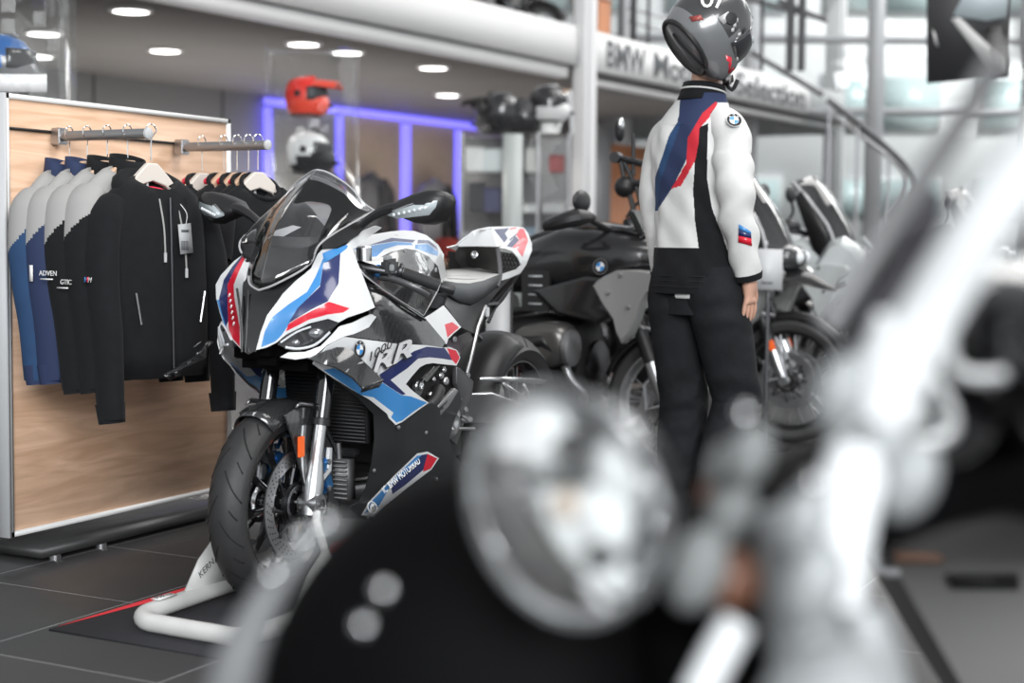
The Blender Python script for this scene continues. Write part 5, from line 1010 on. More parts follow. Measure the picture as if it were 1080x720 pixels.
        b = MB(); b.lathe([(.082, 0), (.082, .02), (.06, .03)], (-.378, s*.33, .615), (1, 0, 0), 24); B(b, 'cover_band', M('band_grey', (.30, .30, .305), .35, .8), cy)
        b = MB(); b.tube([(-.43, s*.27, .53), (-.40, s*.26, .46), (-.36, s*.22, .39), (-.45, s*.14, .28), (-.7, s*.11, .24)], [.02, .021, .021, .022, .024], 12, sub=4); B(b, 'exhaust_pipe', STEEL)
        b = MB(); b.tube([(-.95, s*.10, .40), (-1.05, s*.20, .38)], .012, 8); B(b, 'foot_peg', STEEL)
        b = MB(); b.tube([(-.30, s*.12, .86), (-.62, s*.15, .78), (-.92, s*.13, .72), (-1.0, s*.11, .45)], .017, 10, sub=3); b.tube([(-.92, s*.13, .74), (-1.5, s*.11, .86)], .013, 8); B(b, 'frame_tube', M('frame_dark', (.03, .03, .032), .4, .3))
    b = MB(); b.tube([(-.95, -.02, .46), (-1.25, -.12, .40), (-1.52, -.14, .33)], [.05, .045, .06], 14, sub=3); B(b, 'swingarm', DMET)
    b = MB(); b.tube([(-.9, .13, .27), (-1.1, .16, .36), (-1.25, .18, .45)], .03, 12, sub=2); b.tube([(-1.22, .18, .43), (-1.62, .20, .60)], [.06, .065], 18); B(b, 'muffler', STEEL)
    b = MB(); b.loft([[(x, -.10, z), (x, .10, z), (x+.02, .10, z-.02), (x+.02, -.10, z-.02)] for x, z in ((-.46, .25), (-.7, .19), (-.95, .22))]); B(b, 'skid_plate', STEEL)
    # handlebar
    b = MB(); b.tube([(-.46, -.42, 1.15), (-.36, -.25, 1.19), (-.30, -.10, 1.14), (-.30, .10, 1.14), (-.36, .25, 1.19), (-.46, .42, 1.15)], .014, 12, sub=4); [setattr(v, 'co', v.co+Vector((hbx, 0, hbx*.25))) for v in b.bm.verts]; hb = B(b, 'handlebar', BLK)
    def hs(b):
        for v in b.bm.verts: v.co += Vector((hbx, 0, hbx*.25))
        return b
    for s in (1, -1):
        b = MB(); b.tube([(-.40, s*.29, 1.178), (-.46, s*.42, 1.15)], .02, 14); B(hs(b), 'grip', M('grip_rubber', (.02, .02, .021), .7), hb)
        b = MB(); b.tube([(-.46, s*.425, 1.15), (-.40, s*.46, 1.16), (-.30, s*.42, 1.19), (-.28, s*.30, 1.19)], [.012, .03, .04, .014], 10, sub=4); B(hs(b), 'hand_guard', BLK, hb)
        b = MB(); b.tube([(-.38, s*.24, 1.20), (-.33, s*.26, 1.27), (-.32, s*.32, 1.33 if mirror_hi else 1.24)], .008, 8, sub=3); ms = B(hs(b), 'mirror_stalk', BLK, hb)
        z0 = 1.375 if mirror_hi else 1.26
        b = MB(); b.ell((-.31, s*.36, z0), (.022, .078, .05)); B(hs(b), 'mirror', BLK, ms)
    if extras: extras(o)
    MBL = False; return o
def lpx(o, px, py, y):
    Mi = WM[o].inverted(); a = Mi @ CAM; d = Mi.to_3x3() @ ray(px, py); return a + d*((y-a.y)/d.y)
TBLK = M('tank_black', (.012, .012, .013), .25, coat=.6); SILP = M('silver_paint', (.40, .40, .395), .32, .35, coat=.4); SILW = M('pale_silver_paint', (.58, .61, .61), .3, .2, coat=.5)
HZ = -.04
def ex2(o):
    Q = lambda px, py, y: lpx(o, px, py, y)
    b = MB(); b.tube([Q(657, 168, .12), Q(672, 200, .12), Q(684, 240, .12)], .012, 8); b.tube([Q(668, 140, .12), Q(668, 185, .12)], .010, 8); b.tube([Q(650, 166, .12), Q(675, 172, .12), Q(700, 180, .12)], .016, 8); b.tube([Q(655, 195, .12), Q(690, 192, .12)], .018, 8); b.tube([Q(655, 170, .12), Q(660, 198, .12)], .012, 8); b.tube([Q(664, 205, .12), Q(676, 250, .12)], .013, 8); b.tube([Q(690, 240, .12), Q(676, 262, .12)], .014, 8)
    br = b.build('cockpit_bracket', BLK, o, local=True)
    b = MB(); b.ell(Q(654, 137, .12), (.022, .03, .055)); b.build('bracket_mirror', BLK, br, local=True); b = MB(); b.ell(Q(655, 131, .10), (.012, .02, .03)); b.build('mirror_face', CHROME, br, local=True)
    b = MB(); b.lathe([(.026, -.02), (.026, .02)], Q(650, 166, .10), (0, 1, 0), 14); b.build('bracket_joint', DMET, br, local=True)
    b = MB(); b.ell(Q(659, 197, .12), (.05, .05, .05)); b.build('bracket_lamp', BLK, br, local=True)
b2 = advbike('adventure_motorcycle', 'black adventure motorcycle with silver shroud and spoked wheels, left of the mannequin', (-2.48, 6.38, 0), HZ, TBLK, SILP, screen=False, mirror_hi=False, extras=ex2)
b3 = advbike('adventure_motorcycle', 'dark adventure motorcycle with tall smoked windscreen, just right of the mannequin', (-2.45, 8.0, 0), HZ, TBLK, SILP, reflector=True, wheel_m=M('rim_black', (.03, .03, .03), .4, .5))
b4 = advbike('touring_motorcycle', 'pale silver faired motorcycle behind the one with the tall smoked windscreen', (-2.39, 9.13, 0), HZ, SILW, SILW, fairing=SILW, mirror_hi=True, wheel_m=M('rim_black'))
def bikecopy(src, loc, rz, lab, nm=None):
    c = copy_tree(src); place(c, loc, rz); c['label'] = lab
    if nm: c.name = nm
    return c
bikecopy(b3, (-1.9, 11.2, 0), HZ, 'dark motorcycle farther back, its mirror below the curved stair rail')
bikecopy(b4, (-.9, 12.6, 0), HZ-.2, 'silver motorcycle far back below the bright windows')
for px, lab, src in ((555, 'dark motorcycle on the upper floor left of the white column', b3), (648, 'dark motorcycle on the upper floor right of the white column', b2)):
    D_ = 14.2 if px < 600 else 15.6; p = atd(px, 10, D_); p = p + MT*.9; bikecopy(src, (p.x, p.y, 2.9), -.08, lab)
ub = thing('wooden_crate', 'orange-brown wooden box on the upper floor right of the white column', 'box', atd(656, 20, 15.4).xy.to_3d()+MT*.35+Vector((0, 0, 2.9)))
c_ = ub.location; MB().box((c_.x, c_.y, 3.22), (.28, .3, .62), MR, bev=.01).build('box_body', ow, ub); MB().box((c_.x, c_.y, 3.545), (.3, .32, .02), MR).build('box_lid', ow, ub, smooth=0)
# price card in front of the dark motorcycle
pc = thing('price_card', 'pale price card on a stand between the mannequin and the dark motorcycle', 'sign', atd(812, 300, 7.9).xy.to_3d())
q = [atd(797, 262, 7.9), atd(826, 263, 7.9), atd(825, 306, 7.9), atd(797, 305, 7.9)]
MB().prism(q, _fw*.012).build('card', M('card_grey', (.56, .57, .58), .4), pc, smooth=0); cc = sum(q, Vector())/4
MB().prism([atd(803, 297, 7.89), atd(815, 297.5, 7.89), atd(815, 299, 7.89), atd(803, 298.6, 7.89)], _fw*.005).build('card_print', LTG, pc, smooth=0)
b = MB(); b.tube([cc+_fw*.02, Vector((cc.x, cc.y, .02))+_fw.xy.to_3d()*.02], .012, 8); b.lathe([(.13, 0), (.13, .012), (.02, .02), (0, .02)], (cc.x+_fw.x*.02, cc.y+_fw.y*.02, 0), (0, 0, 1), 24); b.build('card_stand', DMET, pc)
lb_ = thing('display_board', 'plain pale board standing behind the tail of the sport motorcycle', 'board', atd(527, 330, 6.35).xy.to_3d())
q = [atd(513, 300, 6.35), atd(539, 300, 6.35), Vector((atd(537, 400, 6.35).x, atd(537, 400, 6.35).y, .02)), Vector((atd(511, 400, 6.35).x, atd(511, 400, 6.35).y, .02))]
MB().prism(q, _fw.xy.to_3d()*.02).build('board', LGREY, lb_, smooth=0); MB().prism([atd(539, 299, 6.34), atd(541, 299, 6.34), Vector((atd(539, 400, 6.34).x, atd(539, 400, 6.34).y, .0)), Vector((atd(537, 400, 6.34).x, atd(537, 400, 6.34).y, .0))], _fw.xy.to_3d()*.03).build('edge', BLK, lb_, smooth=0)
# ================= mannequin (local x forward, y left)
MNX, MNY, MNR = -1.93, 5.17, math.radians(72.5)
mn = thing('mannequin', 'mannequin in a white riding jacket with blue and red stripes, black trousers and helmet', 'mannequin', (MNX, MNY, 0), MNR)
def ml_(x, y, z): return WM[mn] @ Vector((x, y, z))
def skin_body(name, verts, edges, rad, m, parent, sub=1):
    me = bpy.data.meshes.new(name); me.from_pydata([Vector(v) for v in verts], edges, []); o = bpy.data.objects.new(name, me); COL.objects.link(o)
    o.modifiers.new('skin', 'SKIN'); sk = me.skin_vertices[0].data if me.skin_vertices else None
    if sk is None:
        bm = bmesh.new(); bm.from_mesh(me); bm.verts.layers.skin.verify(); bm.to_mesh(me); bm.free(); sk = me.skin_vertices[0].data
    for i, r in enumerate(rad): sk[i].radius = (r, r) if not isinstance(r, tuple) else r; sk[i].use_root = (i == 0)
    s = o.modifiers.new('sub', 'SUBSURF'); s.levels = s.render_levels = sub
    bpy.context.view_layer.update(); dg = bpy.context.evaluated_depsgraph_get(); m2 = bpy.data.meshes.new_from_object(o.evaluated_get(dg)); bpy.data.objects.remove(o)
    for p in m2.polygons: p.use_smooth = True
    m2.materials.clear(); m2.materials.append(m); o = bpy.data.objects.new(name, m2); COL.objects.link(o); o.parent = parent; WM[o] = WM[parent].copy(); return o
V = [(-.02, 0, .95)]; E = []; Rr = [(.11, .10)]
def add(p, r, frm): V.append(p); Rr.append(r); E.append((frm, len(V)-1)); return len(V)-1
c = add((-.02, 0, 1.2), .11, 0); ch = add((-.02, 0, 1.43), .085, c); nk = add((-.005, 0, 1.585), .052, ch); nk2 = add((.02, 0, 1.68), .052, nk); add((.05, 0, 1.78), .085, nk2)
ARM = {1: [(-.02, .14, 1.485), (-.025, .178, 1.23), (.015, .176, .965)], -1: [(-.05, -.155, 1.495), (-.075, -.205, 1.24), (.0, -.215, .965)]}
for s in (1, -1):
    sh, el, wr_ = ARM[s]; a = add((sh[0]*.8, sh[1]*.82, sh[2]-.03), .034, ch); e = add(el, .034, a); w_ = add(wr_, .026, e)
    W_ = Vector(wr_); d = Vector((.18, -.05*s, -1)).normalized(); f = Vector((1, 0, .18)).normalized()   # down the hand; across the palm (thumb side forward)
    pm = add(tuple(W_+d*.045), (.020, .034), w_); pk = add(tuple(W_+d*.085), (.014, .036), pm)
    for k, (off, ln) in enumerate(((.030, .068), (.010, .078), (-.010, .072), (-.029, .055))):
        base = W_+d*.09+f*off; i0 = add(tuple(base), .0088, pk); inn = Vector((.0, -s, 0))*.010
        i1 = add(tuple(base+(d+f*off*3)*ln*.45+inn*.3), .0082, i0); i2 = add(tuple(base+(d+f*off*3)*ln*.75+inn*1.0), .0075, i1); add(tuple(base+(d+f*off*3)*ln*1.0+inn*2.0), .0062, i2)
    t0 = add(tuple(W_+d*.035+f*.034), .0105, pm); t1 = add(tuple(W_+d*.068+f*.05+Vector((0, -s*.008, 0))), .0095, t0); add(tuple(W_+d*.10+f*.054+Vector((0, -s*.014, 0))), .008, t1)
LEG = {1: [(-.01, .095, .90), (.02, .085, .52), (-.01, .075, .10)], -1: [(-.02, -.095, .90), (.075, -.115, .53), (-.07, -.115, .10)]}
for s in (1, -1):
    h, k_, an = LEG[s]; a = add(h, .075, 0); b_ = add(k_, .052, a); c_ = add(an, .038, b_); d_ = add((an[0]+.06, an[1], .05), .034, c_); add((an[0]+.16, an[1], .04), .03, d_)
skin_body('body', V, E, Rr, SKIN, mn, 1)
# jacket torso
def interp_rings(keys, n):
    P, _ = smooth_path([Vector((k[0], k[1], k[2])) for k in keys], [0]*len(keys), n); Q, _ = smooth_path([Vector((k[3], 0, 0)) for k in keys], [0]*len(keys), n)
    return [(p.x, p.y, p.z, q.x) for p, q in zip(P, Q)]
def proj(p):
    q = p-CAM; z = q.dot(_fw); return 540+FPX*q.dot(_r)/z, 360-FPX*q.dot(_u)/z
def inside(x, y, poly):
    r = False; n = len(poly)
    for i in range(n):
        (x1, y1), (x2, y2) = poly[i], poly[i-1]
        if (y1 > y) != (y2 > y) and x < (x2-x1)*(y-y1)/(y2-y1)+x1: r = not r
    return r
PAT = [(1, [(717, 106), (729, 99), (745, 96), (772, 96), (783, 108), (756, 108), (741, 121), (733, 150), (722, 172), (709, 198), (693, 222), (694, 194), (708, 154), (716, 122)]),
       (3, [(715, 128), (718, 130), (709, 156), (696, 192), (694, 222), (690.5, 222), (691, 187), (706, 142)]),
       (2, [(741, 119), (755, 107), (757, 109), (748, 124), (739, 134), (736.5, 152), (734, 168), (718, 196), (708, 199), (724, 172), (725, 146)]),
       (4, [(738, 134), (747, 130), (746, 160), (746, 190), (751, 220), (764, 254), (771, 275), (771, 300), (737, 300), (737, 263), (733, 233), (731, 200), (733, 170), (736.5, 152)]),
       (4, [(685, 261), (738, 262), (770, 271), (772, 300), (685, 300)])]
def paint(b, pats, Mw=None):
    b.bm.normal_update()
    bmesh.ops.recalc_face_normals(b.bm, faces=b.bm.faces[:])
    for f in b.bm.faces:
        c = WM[mn] @ f.calc_center_median(); nrm = WM[mn].to_3x3() @ f.normal
        if nrm.dot(c-CAM) < .02:
            x, y = proj(c)
            for mi, poly in pats:
                if inside(x, y, poly): f.material_index = mi
JM = [WFAB, NAVY, RFAB, BFAB, FAB]
b = MB(); rings = []; n = 400
for z, w, d, cx in interp_rings([(.905, .168, .130, -.01), (.96, .172, .134, -.01), (1.08, .162, .128, -.01), (1.22, .158, .126, -.015), (1.34, .168, .129, -.025), (1.43, .172, .124, -.03), (1.49, .160, .112, -.03), (1.54, .127, .096, -.025), (1.58, .10, .083, -.012), (1.615, .082, .074, -.004)], 32):
    R = []
    for k in range(n):
        a = 2*PI*k/n; wr_ = .004*math.sin(9*a+z*20)*math.sin(z*26+2*math.cos(a)) if z < 1.5 else 0
        R.append((cx+(d+wr_)*math.copysign(abs(math.cos(a))**.85, math.cos(a)), (w+wr_)*math.copysign(abs(math.sin(a))**.85, math.sin(a)), z))
    rings.append(R)
b.loft(rings, cap=False); paint(b, PAT)
for f in b.bm.faces:
    c = f.calc_center_median()
    if c.z < .985 and f.material_index == 0: f.material_index = 4
jk = b.build('jacket', JM, mn, local=True, solid=.005, smooth=70)
for z in (.93, .95, .968):
    b = MB(); b.tube([(-.01+(.134)*math.copysign(abs(math.cos(a))**.85, math.cos(a)), .172*math.copysign(abs(math.sin(a))**.85, math.sin(a)), z) for a in [2*PI*k/60 for k in range(60)]], .0022, 5, close=True); b.build('hem_seam', M('seam_black', (.006, .006, .007), .8), jk, local=True)
for s in (1, -1):
    sh, el, wr_ = ARM[s]; sh = Vector(sh); el = Vector(el); wr_ = Vector(wr_)
    b = MB(); b.tube([sh+Vector((.01, -s*.055, .030)), sh+Vector((0, s*.0, -.02)), sh.lerp(el, .35)+Vector((0, s*.008, 0)), el+Vector((-.006, s*.004, .04)), el.lerp(wr_, .25), el.lerp(wr_, .6), wr_+(wr_-el).normalized()*-.005], [.052, .068, .070, .064, .062, .055, .046], 72, sub=20)
    for v in b.bm.verts:
        z = v.co.z; a = math.atan2(v.co.y, v.co.x); k = (.0038*math.sin(z*55+4*math.sin(a*1.0+1)+v.co.y*30)+.0028*math.sin(z*31-3*math.sin(a+2)))*(1 if abs(z-el.z) < .16 or z < 1.08 else .5); v.co.x += k; v.co.y += k*s
    if s < 0: paint(b, [(1, [(717, 106), (729, 99), (745, 94), (772, 94), (784, 108), (756, 109), (741, 121)]), (2, [(741, 120), (754, 107), (757, 109), (749, 121), (741, 130)])])
    sv_ = b.build('sleeve', JM, jk, local=True, smooth=70)
    b = MB(); dd = (wr_-el).normalized(); b.tube([wr_-dd*.016, wr_+dd*.006], [.053, .048], 24); b.build('cuff', FAB, sv_, local=True)
    if s < 0:
        el_, dv = None, None
        cen = (sh.lerp(el, .20)); nd = (WM[mn].inverted().to_3x3() @ (CAM-(WM[mn] @ cen))); nd.z = 0; nd.normalize()
        # roundel and flag patch lie on the sleeve, facing out to the right of the figure
        def on_sleeve(px, py, off):
            o_ = WM[mn].inverted() @ CAM; d_ = (WM[mn].inverted().to_3x3() @ ray(px, py)).normalized(); hit, loc, nr, _ = sv_.ray_cast(o_, d_)
            if not hit: loc = o_+d_*5.3; nr = -d_
            return loc+nr*off, nr
        bpy.context.view_layer.update()
        p, nr = on_sleeve(773.5, 129, .013); ux = Vector((0, 0, 1)).cross(nr).normalized(); uy = nr.cross(ux); pw = WM[mn] @ p
        roundel(pw, WM[mn].to_3x3() @ ux, WM[mn].to_3x3() @ uy, .027, sv_)
        for qs, m in ((((779.5, 236), (791, 244), (791.2, 247), (779.3, 241)), LBLUE), (((779.3, 241), (791.2, 247), (791.4, 251), (779.2, 248)), DBLUE), (((779.2, 248), (791.4, 251), (791.8, 259), (779, 255)), RED)):
            ps = [on_sleeve(*q, .007) for q in qs]; b = MB(); b.prism([q[0] for q in ps], ps[0][1]*-.004); b.build('flag_patch', m, sv_, local=True, smooth=0)
b = MB(); b.loft([[(-.004+r*1.02*math.cos(a)+.012*t, r*math.sin(a), 1.592+.056*t-.012*math.cos(a)) for a in [2*PI*k/40 for k in range(40)]] for r, t in ((.090, -.15), (.084, .2), (.079, .6), (.076, 1.0))], cap=False); co = b.build('collar', FAB, jk, local=True, solid=.006, smooth=70)
b = MB(); b.tube([(-.0+.083*math.cos(a), .081*math.sin(a), 1.624-.012*math.cos(a)) for a in [2*PI*k/40 for k in range(40)]], .0035, 6, close=True); b.build('collar_piping', WFAB, co, local=True)
b = MB(); b.prism([(.10, -.14, .90), (.145, -.10, .89), (.155, -.06, 1.2), (.12, -.12, 1.25)], (.012, -.01, 0)); b.build('front_flap', FAB, jk, local=True, smooth=0)
b = MB(); b.box((-.12, -.02, .899), (.012, .07, .02), bev=.004); b.build('shirt_tail', WFAB, jk, local=True)
# trousers: pelvis and legs as one surface
b = MB()
for s in (1, -1):
    h, k_, an = [Vector(q) for q in LEG[s]]
    pts = [h+Vector((.0, -s*.015, .09)), h+Vector((0, 0, -.02)), h.lerp(k_, .4), h.lerp(k_, .8), k_+Vector((.008, 0, -.02)), k_.lerp(an, .35), k_.lerp(an, .75), an+Vector((0, 0, -.045))]
    b.tube(pts, [.10, .108, .102, .092, .09, .088, .082, .088], 40, sub=9)
for v in b.bm.verts:
    z = v.co.z; a = math.atan2(v.co.y, v.co.x); kn = math.exp(-((z-.5)/.12)**2)+.7*math.exp(-((z-.84)/.07)**2)+.9*math.exp(-((z-.16)/.1)**2)
    q = .0085*kn*math.sin(z*62+2.5*math.sin(a*1.5)+v.co.x*18); v.co.x += q; v.co.y += q*.7
tr = b.build('trousers', DENIM, mn, local=True, smooth=80)
b = MB(); b.loft([[(-.012+.105*math.cos(a), .15*math.sin(a), z) for a in [2*PI*k/36 for k in range(36)]] for z in (.83, .90, .93)]); b.build('waist', DENIM, tr, local=True)
for s in (1, -1):
    k_ = Vector(LEG[s][1]); b = MB(); b.tube([k_+Vector((-.02, s*-.01, .26)), k_+Vector((-.01, s*-.085, .12)), k_+Vector((.02, s*-.088, -.02)), k_+Vector((-.03, s*-.086, -.18))], .0025, 5, sub=4); b.build('side_seam', M('seam_black'), tr, local=True)
for s in (1, -1):
    an = Vector(LEG[s][2]); b = MB(); b.loft([[(an.x+cx+l*math.cos(a), an.y+w*math.sin(a), z) for a in [2*PI*k/24 for k in range(24)]] for z, cx, l, w in ((.0, .05, .14, .05), (.025, .05, .142, .052), (.05, .045, .135, .05), (.08, .02, .09, .048), (.13, -.0, .055, .048))]); b.build('boot', GLOSS, mn, local=True)
b = MB(); b.lathe([(.20, 0), (.20, .006), (.19, .009), (0, .009)], (0, 0, -.0), (0, 0, 1), 32); b.build('base_plate', STEEL, mn, local=True)
# helmet
hr = math.radians(45); tilt = math.radians(52); hc = atd(754, 29, 5.36)
Rm = Matrix.Rotation(hr, 3, 'Z') @ Matrix.Rotation(tilt, 3, 'Y'); HP = hc - Rm @ Vector((.01, 0, .132))*1.06
hobj = helmet(HP, hr, 1.06, M('helmet_dark_grey', (.045, .046, .048), .25, coat=.6), M('visor_smoke', (.05, .05, .055), .05, .4, coat=.8), None, on=mn, tilt=tilt, m2=M('helmet_mid_grey', (.16, .165, .17), .25, coat=.6))
hsh = [c for c in kids(mn) if c.name.startswith('shell')][0]; hsh.name = 'helmet_shell'
bpy.context.view_layer.update()
def on_helmet(px, py, off=.003):
    Mi = WM[mn].inverted(); o_ = Mi @ CAM; d_ = (Mi.to_3x3() @ ray(px, py)).normalized(); hit, loc, nr, _ = hsh.ray_cast(o_, d_)
    if not hit: loc = o_+d_*5.3; nr = -d_
    return WM[mn] @ (loc+nr*off), (WM[mn].to_3x3() @ nr).normalized()
for ch_, px in (('0', 738), ('7', 751)):
    p, nr = on_helmet(px, 9, .004); ux = (_r-nr*_r.dot(nr)).normalized(); text('helmet_number', ch_, frame(p, ux, nr.cross(ux)), .105, PAPER, hsh, .001)
for pts, m in (([(765, 58), (771, 60), (774, 73), (768, 77)], RED), ([(727, 18), (739, 16), (742, 21), (730, 23)], M('helmet_rust', (.3, .06, .05), .4)), ([(768, 80), (773, 78), (774, 86), (770, 88)], PAPER), ([(757, 19), (768, 12), (770, 20), (763, 26)], M('helmet_light', (.5, .5, .5), .3))):
    q = [on_helmet(*p) for p in pts]; b = MB(); b.prism([p[0] for p in q], q[0][1]*-.002); b.build('helmet_graphic', m, hsh, smooth=0)
for k in range(9):
    q = [on_helmet(*p) for p in ((775+1.0*k-(k % 3)*3, 20+5*k), (778+1.0*k-(k % 3)*3, 19+5*k), (778+.9*k-(k % 3)*3, 23.5+5*k), (775+.9*k-(k % 3)*3, 24+5*k))]; b = MB(); b.prism([p[0] for p in q], q[0][1]*-.002); b.build('helmet_graphic', M('helmet_light', (.5, .5, .5), .3), hsh, smooth=0)
b = MB(); b.tube([on_helmet(712, 34, .01)[0], on_helmet(722, 46, .012)[0], on_helmet(738, 62, .012)[0], on_helmet(752, 80, .01)[0]], .006, 6, sub=3); b.build('helmet_edge_trim', BLK, hsh)
b = MB(); p = ml_(.045, -.06, 1.665); b.tube([p, p+Vector((.03, -.0, -.035)), p+Vector((.05, 0, .0))], .008, 6, sub=3); b.build('chin_strap', BLK, mn)
# ================= foreground cruiser, far out of focus
Fh = Vector((_fw.x, _fw.y, 0)).normalized(); Rh = Vector((Fh.y, -Fh.x, 0)); CR = Matrix((Rh, Fh, Vector((0, 0, 1)))).transposed()
fg = thing('cruiser_motorcycle', 'black and chrome cruiser motorcycle in the near foreground, out of focus', 'motorcycle', (-.45, 1.3, 0))
b = MB(); b.ell(atd(530, 770, 1.40), (.225, .15, .245), CR, 40, 24); cw = b.build('headlight_cowl', M('deep_black', (.0025, .0025, .003), .6, spec=.06), fg)
b = MB(); b.tube([atd(*q) for q in ((228, 800, 1.20), (248, 710, 1.20), (272, 650, 1.20), (300, 605, 1.20), (330, 572, 1.20), (362, 548, 1.22))], [.022, .021, .016, .012, .007, .004], 14, sub=4); b.build('cowl_trim', M('trim_silver', (.20, .205, .21), .4, .3), cw)
HX = (Rh*-.62+Fh*-.74+Vector((0, 0, -.13))).normalized(); hc = atd(592, 534, 1.10)
b = MB(); b.lathe([(.02, -.075), (.05, -.068), (.076, -.04), (.087, -.008), (.084, -.008), (.073, -.038), (.048, -.062), (.02, -.07)], hc, HX, 48, closed=True); hl = b.build('headlight', BLK, fg)
b = MB(); b.lathe([(.082, -.006), (.088, -.008), (.091, .0), (.088, .006), (.082, .005)], hc, HX, 56, closed=True); b.build('bezel', CHROME, hl)
b = MB(); b.lathe([(.003, -.035), (.05, -.03), (.082, -.006)], hc, HX, 48, cap=False); b.build('reflector', M('reflector_grey', (.35, .36, .365), .3, .6), hl)
ux = HX.cross(Vector((0, 0, 1))).normalized(); uy = ux.cross(HX); pet = M('reflector_white_glow', (.9, .92, .92), .35, emit=(.95, .98, 1.), es=.12)  # cells white with a weak added glow, standing in for reflections
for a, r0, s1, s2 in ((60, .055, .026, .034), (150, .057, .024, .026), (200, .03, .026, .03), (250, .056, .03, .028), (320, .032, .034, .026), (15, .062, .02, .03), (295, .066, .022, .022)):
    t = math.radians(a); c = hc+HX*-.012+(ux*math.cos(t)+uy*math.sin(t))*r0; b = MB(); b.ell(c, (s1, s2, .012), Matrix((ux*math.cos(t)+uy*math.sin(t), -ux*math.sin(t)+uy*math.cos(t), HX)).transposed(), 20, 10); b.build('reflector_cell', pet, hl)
for a in (100, 230, 345):
    t = math.radians(a); b = MB(); b.ell(hc+HX*-.008+(ux*math.cos(t)+uy*math.sin(t))*.045, (.014, .014, .012)); b.build('lamp_socket', BLK, hl)
b = MB(); b.ell(hc+HX*-.006, (.012, .012, .012)); b.build('bulb_cap', M('bulb_amber', (.6, .5, .42), .4), hl)
b = MB(); b.lathe([(.084, .0), (.06, .012), (.03, .018), (.001, .02)], hc, HX, 48, cap=False); b.build('lens', LENS, hl)
def tubep(nm, pts, r, m, par=fg, seg=16): b = MB(); b.tube([atd(*q) for q in pts], r, seg, sub=4); return b.build(nm, m, par)
PCH = M('pale_chrome', (.80, .82, .83), .6, spec=.3)
PCG = M('grey_chrome', (.34, .355, .36), .5, .2)
tubep('fork_tube', [(952, 340, 1.08), (930, 410, 1.10), (912, 470, 1.12)], [.02, .026, .024], PCH)
tubep('fork_tube', [(906, 475, 1.10), (884, 560, 1.09), (872, 640, 1.08)], [.022, .025, .025], PCH)
tubep('fork_tube', [(822, 535, 1.16), (832, 600, 1.15), (850, 680, 1.14), (880, 790, 1.12)], [.018, .024, .03, .04], PCG)
tubep('fork_tube', [(905, 640, 1.2), (915, 700, 1.2), (930, 790, 1.2)], [.02, .028, .034], PCG)
tubep('handlebar', [(1120, 130, 1.0), (1045, 225, 1.03), (980, 330, 1.07), (925, 430, 1.10)], [.022, .021, .022, .028], PCH)
tubep('windscreen_rod', [(1058, 55, 1.12), (1000, 150, 1.16), (935, 245, 1.19), (872, 345, 1.2)], .0105, M('rod_grey', (.33, .33, .335), .35, .6))
tubep('cable_bundle', [(985, 205, 1.26), (955, 275, 1.24), (915, 350, 1.22), (890, 420, 1.2)], [.010, .018, .02, .02], M('bundle_dark', (.03, .028, .035), .35))
tubep('brake_line', [(905, 305, 1.2), (960, 262, 1.18), (1030, 238, 1.15), (1100, 225, 1.12)], .0035, BLK); tubep('brake_line', [(890, 360, 1.2), (930, 330, 1.18), (985, 295, 1.2)], .004, BLK)
b = MB(); b.ell(atd(1096, 25, 1.1), (.018, .02, .034), CR); b.build('mirror', M('mirror_grey', (.30, .30, .305), .3, .5), fg)
b = MB(); b.ell(atd(1075, 372, 1.42), (.145, .3, .085), CR @ Matrix.Rotation(.35, 3, 'Y'), 32, 18); tk_ = b.build('fuel_tank', GLOSS, fg)
tubep('tank_guard', [(1004, 318, 1.2), (1000, 365, 1.2), (1012, 392, 1.2), (1050, 396, 1.2), (1110, 378, 1.2)], .0058, M('guard_grey', (.55, .56, .56), .35, .5), tk_, 10)
tubep('tank_guard', [(958, 392, 1.2), (978, 395, 1.2), (999, 425, 1.2), (1003, 452, 1.2), (985, 464, 1.2), (945, 468, 1.2)], .0058, M('guard_grey'), tk_, 10)
for q in ((1045, 335, 1.25, .020, .03), (1075, 350, 1.25, .018, .025), (960, 440, 1.25, .02, .014)):
    b = MB(); b.ell(atd(*q[:3]), (q[3], .01, q[4]), CR); b.build('tank_badge', M('badge_pale', (.55, .57, .57), .3, .4), tk_)
b = MB(); b.ell(atd(975, 440, 1.32), (.06, .08, .045), CR); b.build('horn_cover', GLOSS, fg)
for px, py, d, r, m in ((886, 414, 1.08, .019, PCG), (958, 505, 1.10, .021, PCG), (925, 470, 1.1, .022, PCG), (848, 548, 1.06, .018, PCG), (858, 615, 1.05, .022, PCG), (790, 480, 1.12, .016, M('lever_grey', (.20, .21, .21), .6)), (762, 490, 1.15, .012, M('lever_grey')), (770, 540, 1.15, .018, M('lever_grey')), (735, 600, 1.12, .022, M('lever_grey'))):
    b = MB(); b.ell(atd(px, py, d), (r, r, r*1.5), CR @ Matrix.Rotation(.35, 3, 'Y')); b.build('clamp_cover', m, fg)
for px, py, d, r in ((772, 612, 1.15, .024), (758, 520, 1.18, .016)):
    b = MB(); b.ell(atd(px, py, d), (r, r, r), CR); b.build('turn_signal', M('amber_lens', (.20, .09, .055), .35), fg)
tubep('lever', [(735, 735, 1.1), (758, 690, 1.1), (778, 655, 1.1)], .013, PCH); tubep('lever', [(757, 540, 1.3), (766, 575, 1.3), (776, 585, 1.3)], .004, PCH)
b = MB(); b.ell(atd(880, 765, 1.05), (.055, .05, .06), CR); b.build('crash_bar_joint', PCG, fg)
